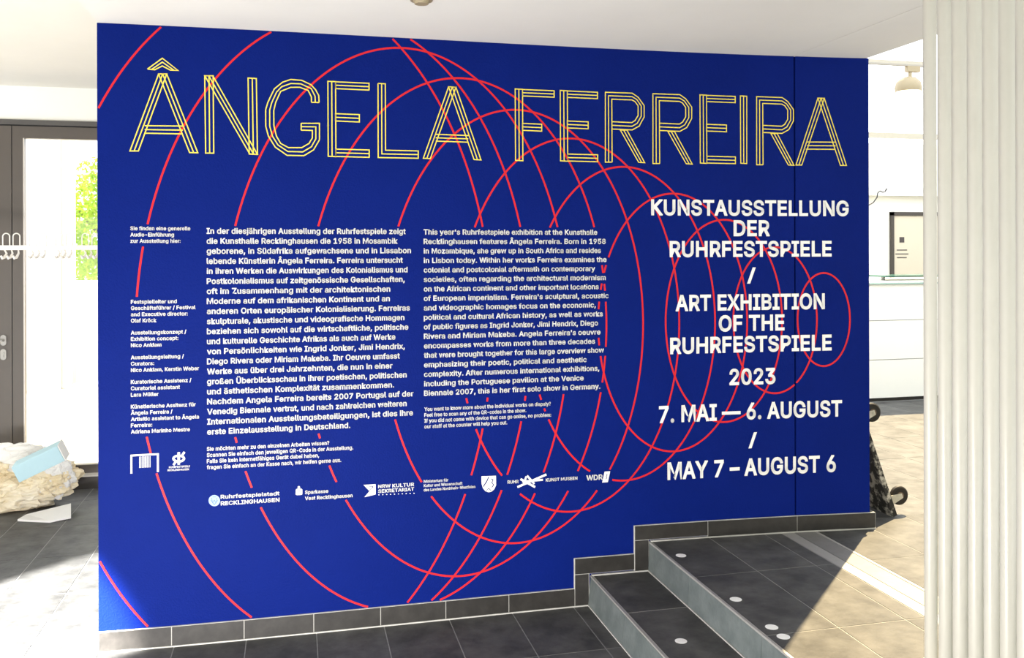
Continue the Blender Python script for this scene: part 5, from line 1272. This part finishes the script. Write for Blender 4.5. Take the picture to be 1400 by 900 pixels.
tc = on_y(125, 290, 13.5)
tree = empty('tree', (tc.x + .6, 13.5, -.06), 'sunlit yellow-green leafy tree seen through the entrance door glass', 'tree')
MB().tube([(tc.x + .6, 13.5, -.06), (tc.x + .65, 13.5, 1.2), (tc.x + .5, 13.5, 2.4), (tc.x + .7, 13.5, 3.6)], .12, 10, radii=[.16, .12, .09, .04]) \
    .tube([(tc.x + .58, 13.5, 1.4), (tc.x - .2, 13.4, 2.4)], .05, 8, radii=[.06, .02]).build('trunk', mat('grey_bark', (.12, .09, .06), .9, bump=.5, bump_scale=30), tree, smooth=True)
rl = random.Random(3)
v, f = [], []
for i in range(15000):
    while True:
        p = Vector((rl.uniform(-1, 1), rl.uniform(-1, 1), rl.uniform(-1, 1)))
        if .25 < p.length < 1: break
    P = Vector((tc.x + .62 + p.x * 1.35, 13.5 + p.y * .9, 2.05 + p.z * 1.45))
    if noise.noise(P * 2.2) < -.22: continue
    s = rl.uniform(.035, .07)
    a = Vector((rl.gauss(0, 1), rl.gauss(0, 1), rl.gauss(0, 1))).normalized()
    b = a.orthogonal().normalized()
    n = len(v)
    v += [tuple(P - a * s), tuple(P + b * s * .45), tuple(P + a * s), tuple(P - b * s * .45)]
    f.append([n, n + 1, n + 2, n + 3])
me = bpy.data.meshes.new('foliage')
me.from_pydata(v, [], f)
me.materials.append(mat('spring_green_leaf', (.30, .48, .05), .5, trans=.55, col2=(.55, .66, .08), noise_scale=3))
fo = bpy.data.objects.new('foliage', me)
C.objects.link(fo)
fo.parent = tree
fo.matrix_parent_inverse = tree.matrix_world.inverted()
fo['kind'] = 'stuff'

# ------------------------------------------------------------------ packing paper, blue box, white sheet at the left
def crumple(name, loc, size, seed, m, parent=None, sub=5, amp=.5, sharp=1.5):
    bm = bmesh.new()
    bmesh.ops.create_icosphere(bm, subdivisions=sub, radius=1)
    off = Vector((seed * 7.3, seed * 3.1, seed * 5.7))
    for v_ in bm.verts:
        n_ = v_.co.normalized()
        d = 0
        fr = sharp
        am = amp
        for o_ in range(3):
            f1 = noise.voronoi(n_ * fr + off + noise.noise_vector(n_ * 1.5 + off) * .35)[0]
            d += am * ((f1[1] - f1[0]) * 1.1 - .35) * (1 if o_ % 2 == 0 else -1)
            fr *= 2.0
            am *= .55
        jit = Vector((noise.noise(n_ * 6 + off), noise.noise(n_ * 6 + off * 2), noise.noise(n_ * 6 - off))) * .10
        v_.co = (n_ + jit) * (1 + d * .6)
        v_.co = Vector((v_.co.x * size[0], v_.co.y * size[1], v_.co.z * size[2])) + Vector(loc)
        v_.co.z = max(v_.co.z, .003)
    me = bpy.data.meshes.new(name)
    bm.to_mesh(me)
    bm.free()
    me.materials.append(m)
    o = bpy.data.objects.new(name, me)
    C.objects.link(o)
    if parent:
        o.parent = parent
        o.matrix_parent_inverse = parent.matrix_world.inverted()
    return o


M_PAPER = mat('cream_packing_paper', (.84, .72, .48), .85, col2=(.93, .88, .74), noise_scale=6, trans=.3)
M_WPAPER = mat('white_tissue_paper', (.86, .85, .82), .8, trans=.25)
pk = empty('packing_paper', (-1.65, 2.2, 0), 'big crumpled heap of cream packing paper on the sunlit floor before the doors', 'paper')
crumple('paper_heap', (-1.80, 2.42, .10), (.34, .20, .125), 1, M_PAPER, pk, amp=.5)
crumple('paper_crest', (-1.57, 2.42, .17), (.19, .16, .12), 5, M_PAPER, pk, amp=.6)
crumple('paper_crest', (-1.93, 2.42, .24), (.20, .16, .12), 8, M_PAPER, pk, amp=.6)
crumple('paper_lobe', (-1.75, 2.42, .30), (.24, .08, .11), 12, M_WPAPER, pk, amp=.4)
crumple('paper_lobe', (-1.55, 2.36, .20), (.15, .07, .15), 14, M_WPAPER, pk, amp=.35)

# sheet of white card with a folded edge, lying in front
sh = []
for (px, py, zz) in ((24, 713, .001), (68, 715, .001), (97, 709, .010), (97, 691, .05), (62, 700, .010), (36, 706, .003)):
    sh.append(on_z(px, py, zz))
mb = MB()
low = [Vector((p.x, p.y, p.z)) for p in sh]
mb.hexa([tuple(p) for p in low], [(p.x, p.y, p.z + .012) for p in low])
o = mb.build('white_card', M_WPAPER)
setp(o, 'flat folded sheet of white card lying at the foot of the crumpled paper', 'card')

# pale blue padded box resting on top
bx = empty('blue_box', (-1.68, 2.1, .2), 'long pale blue box tilted across the top of the crumpled packing paper', 'box')
YB = 2.06
A, B_ = on_y(15, 640, YB), on_y(78, 610, YB)
d_ = (B_ - A).normalized()
n_ = Vector((-d_.z, 0, d_.x))
hh = .105
q0 = [A, B_, B_ - n_ * hh, A - n_ * (hh + .0)]
mbx = MB().hexa([tuple(p) for p in q0], [(p.x, p.y + .10, p.z + .02) for p in q0])
M_PB = mat('pale_blue_card', (.36, .53, .58), .6, noise_amt=.06)
mbx.build('box_body', M_PB, bx, bevel=.006)
e0 = [B_ + d_ * .001, B_ + d_ * .006, B_ + d_ * .006 - n_ * hh, B_ + d_ * .001 - n_ * hh]
MB().hexa([tuple(p) for p in e0], [(p.x, p.y + .10, p.z + .02) for p in e0]).build('end_flap', M_WPAPER, bx)

# ------------------------------------------------------------------ pipe screen at the right
prs = [(1272, 3.00, 17.2), (1292, 2.88, 18), (1312.5, 2.76, 20), (1333.5, 2.64, 19.6), (1355.5, 2.51, 21), (1378.5, 2.39, 22.3), (1402, 2.27, 23), (1427, 2.16, 24)]
PO = []
for i, (px, Z, wpx) in enumerate(prs):
    P = CAM + ray(px, 450) * Z
    r_ = wpx / F_PX * Z / 2
    PO.append((P.x, P.y, r_))
scr = empty('pipe_screen', (PO[3][0], PO[3][1], L2), 'tall screen of upright cream painted pipes on the landing at the right edge', 'pipe screen')
for i, (x, y, r_) in enumerate(PO):
    MB().tube([(x, y, L2 + .012), (x, y, (2.87 if x > 2.757 else ZT) - .001)], r_, 32, caps=False).build('pipe', M_PIPE, scr, smooth=True)
for x, y, r_ in PO:
    MB().tube([(x, y, L2), (x, y, L2 + .012)], r_ * 1.25, 24).build('foot_flange', M_PIPE, scr)

# ------------------------------------------------------------------ dots stuck to the floor
dots = [((931, 760), L2, 'round white floor sticker on the landing, nearest the blue wall'), ((1006, 820), L2, 'round white floor sticker midway along the landing edge'),
        ((1055, 858), L2, 'round white floor sticker on the landing, touching the tile joint from behind'),
        ((1071, 871), L2, 'round white floor sticker on the landing closest to the viewer'), ((931, 877), R, 'round white floor sticker alone on the lower dark step')]
for (px, py), z, lab in dots:
    p = on_z(px, py, z)
    pts = [(p.x + .0235 * math.cos(2 * math.pi * i / 28), p.y + .0235 * math.sin(2 * math.pi * i / 28)) for i in range(28)]
    o = MB().hexa([(x - p.x, y - p.y, .0005) for x, y in pts], [(x - p.x, y - p.y, .0013) for x, y in pts]).build('floor_sticker', M_STICK)
    o.location = (p.x, p.y, z)
    setp(o, lab, 'sticker', 'round white stickers marking the steps')

# ------------------------------------------------------------------ rear hall
YC = 3.14
xc0, xc1 = 4.6, 6.9
ct = empty('reception_counter', (5.4, YC, L2), 'long white panelled reception counter in the bright hall behind the wall', 'counter')
M_CNT = mat('white_counter_laminate', (.90, .89, .82), .35)
MB().box(xc0, xc1, YC + .04, YC + .7, L2, .305).build('plinth', mat('dark_brown_plinth', (.03, .024, .02), .5), ct)
for a, b in ((.310, .652), (.658, 1.008), (1.014, 1.338)):
    MB().box(xc0, xc1, YC, YC + .02, a, b).build('front_panel', M_CNT, ct)
MB().box(xc0, xc1, YC + .02, YC + .7, .305, 1.338).build('counter_body', mat('grey_shadow_gap', (.25, .24, .22), .8), ct)
MB().box(xc0, xc1, YC - .02, YC + .72, 1.340, 1.352).build('counter_top', mat('green_glass_edge', (.35, .5, .45), .2), ct)
MB().box(xc0, xc1, YC + .0, YC + .72, 1.352, 1.372).build('top_slab', M_CNT, ct)
gx = on_y(1209, 378, YC).x
sh_ = empty('glass_shelf', (gx + .6, YC + .2, 1.372), 'raised green-edged glass shelf on top of the white counter', 'glass shelf')
MB().box(gx, xc1, YC - .02, YC + .34, 1.405, 1.417).build('glass_plate', mat('dark_green_glass_edge', (.03, .12, .09), .15), sh_)
for x in (gx + .06, gx + .7, gx + 1.3):
    MB().tube([(x, YC + .1, 1.373), (x, YC + .1, 1.405)], .018, 12).build('standoff', M_ALU, sh_)
# small beige vase beside it
px = on_y(1191, 372, YC + .2)
mb = MB()
prof = [(.0, 1.373), (.03, 1.373), (.045, 1.40), (.05, 1.43), (.04, 1.46), (.022, 1.48), (.026, 1.50)]
mb.tube([(px.x + .0, YC + .25, z) for _, z in prof], .03, 16, radii=[max(r, .001) for r, _ in prof])
o = mb.build('vase', mat('beige_pottery', (.45, .33, .24), .6, noise_amt=.5, noise_scale=40), smooth=True)
setp(o, 'small beige vase on the white counter, half hidden by the blue wall', 'vase')

YW_ = 6.0
fw = struct('wall_rear', MB().box(1.4, 10, YW_, YW_ + .3, -.2, 3.0), M_WALLW)
MB().box(3.0, 9.5, YW_ - .14, YW_, 2.33, 2.43).build('ledge', M_WALLW, fw)
d2 = empty('door_2', (8, YW_, L2), kind='structure')
xd = on_y(1216, 330, YW_).x
zt_ = on_y(1216, 290, YW_).z
M_DF = mat('dark_bronze_door_frame', (.05, .042, .035), .5)
MB().box(xd, xd + .035, YW_ - .05, YW_ - .001, L2, zt_).box(xd, xd + 1.15, YW_ - .05, YW_ - .001, zt_ - .045, zt_).box(xd + 1.09, xd + 1.15, YW_ - .05, YW_ - .001, L2, zt_).build('door_frame', M_DF, d2)
MB().box(xd + .037, xd + 1.088, YW_ - .03, YW_ - .002, L2, zt_ - .047).build('door_leaf', mat('cream_door_lacquer', (.62, .56, .44), .5), d2)
MB().tube([(xd + 1.0, YW_ - .03, 1.3), (xd + 1.0, YW_ - .08, 1.3), (xd + .88, YW_ - .08, 1.3)], .01, 10).build('door_handle', M_ALU, d2)
sx = on_y(1233, 328, YW_ - .031)
sgn = mat('dark_sign_print', (.06, .05, .05), .6)
mb = MB().box(sx.x - .035, sx.x + .035, YW_ - .033, YW_ - .0305, sx.z - .035, sx.z + .035)
for i, (w2, dz) in enumerate(((.075, -.13), (.095, -.18), (.07, -.225))):
    mb.box(sx.x - w2, sx.x + w2, YW_ - .033, YW_ - .0305, sx.z + dz - .006, sx.z + dz + .006)
mb.build('door_sign', sgn, d2)

# lighting track and its lamp
trk = MB().box(2.79, 4.35, TY - .012, TY + .012, TZ, TZ + .012).build('light_track', mat('grey_track_metal', (.30, .28, .24), .5))
setp(trk, 'thin straight lighting track on the white ceiling of the hall', 'light track')
tx = on_y(1251, 92, TY).x
TS = 1.06
lamp = empty('spotlight', (tx, TY, TZ), 'lit cream globe-shaped spotlight hanging from the ceiling track', 'spotlight')
M_LB = mat('cream_lamp_body', (.30, .245, .15), .5)
MB().box(tx - .07, tx + .03, TY - .018, TY + .018, TZ - .04, TZ).build('track_adapter', M_LB, lamp)
MB().tube([(tx - .04, TY, TZ - .04), (tx - .04, TY, TZ - .085)], .013, 12).build('stem', M_LB, lamp)
prof = [(.012, 2.775), (.05, 2.765), (.078, 2.735), (.086, 2.70), (.082, 2.675)]
MB().tube([(tx - .055, TY, TZ + (z - 2.845) * TS) for _, z in prof], .03, 24, caps=False, radii=[r * TS for r, _ in prof]).build('lamp_shade', M_LB, lamp, smooth=True)
em = bpy.data.materials.new('glowing_bulb')
em.use_nodes = True
em.node_tree.nodes['Principled BSDF'].inputs['Emission Color'].default_value = (1, .9, .65, 1)
em.node_tree.nodes['Principled BSDF'].inputs['Emission Strength'].default_value = 4
prof = [(.05, 2.70), (.075, 2.68), (.082, 2.645), (.068, 2.60), (.04, 2.575), (.001, 2.565)]
MB().tube([(tx - .055, TY, TZ + (z - 2.845) * TS) for _, z in prof], .03, 20, radii=[r * TS for r, _ in prof]).build('bulb', em, lamp, smooth=True)

# dangling cable with a clip
cz = [on_y(px, py, 4.6) for px, py in ((1180, 283), (1187, 281), (1194, 277), (1199, 270), (1200, 264), (1203, 261), (1207, 263), (1210, 262), (1212.5, 258))]
cb = empty('cable', tuple(cz[4]), 'thin dark looping cable hanging beside the top right of the blue wall', 'cable')
MB().tube([tuple(p) for p in cz], .0065, 8).build('cord', mat('black_cord', (.02, .02, .025), .6), cb)
MB().tube([tuple(cz[4] + Vector((0, 0, 0))), (cz[4].x, cz[4].y, 2.871)], .002, 6).build('suspension_wire', M_ALU, cb)
MB().tube([tuple(cz[7]), (cz[7].x, cz[7].y, 2.871)], .002, 6).build('suspension_wire', M_ALU, cb)

# ------------------------------------------------------------------ furniture dolly leaning on the end of the wall
def px3(px, py, y): return on_y(px, py, y)


dol = empty('dolly', (2.99, .3, L2), 'worn dark marbled furniture dolly leaning on its side against the wall end', 'dolly')
M_CARPET = mat('worn_marbled_carpet', (.014, .012, .009), .8, col2=(.42, .39, .32), noise_scale=20, ramp=(.50, .60), bump=.4, bump_scale=40)
b0 = Vector((2.992, 0, L2 + .001))
dirv = (Vector((2.785, 0, .84)) - Vector((2.992, 0, L2))).normalized()
nrm = Vector((dirv.z, 0, -dirv.x))
Lb = .60
th = .028
q = [b0, b0 + dirv * Lb, b0 + dirv * Lb + nrm * th, b0 + nrm * th]
q = [Vector((p.x, 0, max(p.z, L2 + .0005))) for p in q]
MB().hexa([(p.x, .04, p.z) for p in q], [(p.x, .66, p.z) for p in q]).build('deck', M_CARPET, dol, bevel=.003)
M_ZINC = mat('worn_zinc_bracket', (.45, .42, .34), .45, metal=.3, noise_amt=.3, noise_scale=50)
M_RUB = mat('dark_rubber_tyre', (.018, .014, .010), .6, spec=.3)


def caster(along, y):
    base = b0 + dirv * along + nrm * th
    base.y = y
    pl = [base - dirv * .04, base + dirv * .04, base + dirv * .04 + nrm * .004, base - dirv * .04 + nrm * .004]
    o = MB().hexa([(p.x, y - .035, p.z) for p in pl], [(p.x, y + .035, p.z) for p in pl])
    c = base + nrm * .078 - dirv * .004
    for s in (-1, 1):
        yy = y + s * .019
        pts = [base + nrm * .004 - dirv * .028, base + nrm * .004 + dirv * .028, c + dirv * .012 + nrm * .008, c - dirv * .012 + nrm * .008]
        o.hexa([(p.x, yy - .0015, p.z) for p in pts], [(p.x, yy + .0015, p.z) for p in pts])
    ca = o.build('caster_fork', M_ZINC, dol)
    mbw = MB()
    N = 28
    rs = [(.018, -.013), (.042, -.014), (.0485, -.009), (.050, 0), (.0485, .009), (.042, .014), (.018, .013)]
    k0 = len(mbw.v)
    for i in range(N):
        t = 2 * math.pi * i / N
        for r_, yy in rs:
            mbw.v.append((c.x + r_ * math.cos(t), y + yy, c.z + r_ * math.sin(t)))
    m_ = len(rs)
    for i in range(N):
        j = (i + 1) % N
        for a in range(m_ - 1):
            mbw.f.append([i * m_ + a, i * m_ + a + 1, j * m_ + a + 1, j * m_ + a])
        mbw.f.append([i * m_ + m_ - 1, i * m_, j * m_, j * m_ + m_ - 1])
    wh = mbw.build('caster_wheel', M_RUB, dol, smooth=True)
    MB().tube([(c.x, y - .024, c.z), (c.x, y + .024, c.z)], .007, 12).build('axle', M_ZINC, wh)
    MB().tube([(c.x, y - .0145, c.z), (c.x, y + .0145, c.z)], .020, 20).build('hub', mat('brown_wheel_hub', (.14, .09, .05), .5), wh)


for al in (.065, .535):
    for yy in (.10, .60):
        caster(al, yy)

# ------------------------------------------------------------------ small round fitting on the ceiling
cf = empty('ceiling_fitting', (.467, -.615, ZT), 'small round cream fitting on the ceiling above the yellow title', 'ceiling fitting')
MB().tube([(.467, -.63, ZT), (.467, -.63, ZT - .006)], .042, 28).build('rim', M_LB, cf)
MB().tube([(.467, -.63, ZT - .006), (.467, -.63, ZT - .018)], .03, 24, radii=[.032, .026]).build('cap', M_LB, cf, smooth=True)
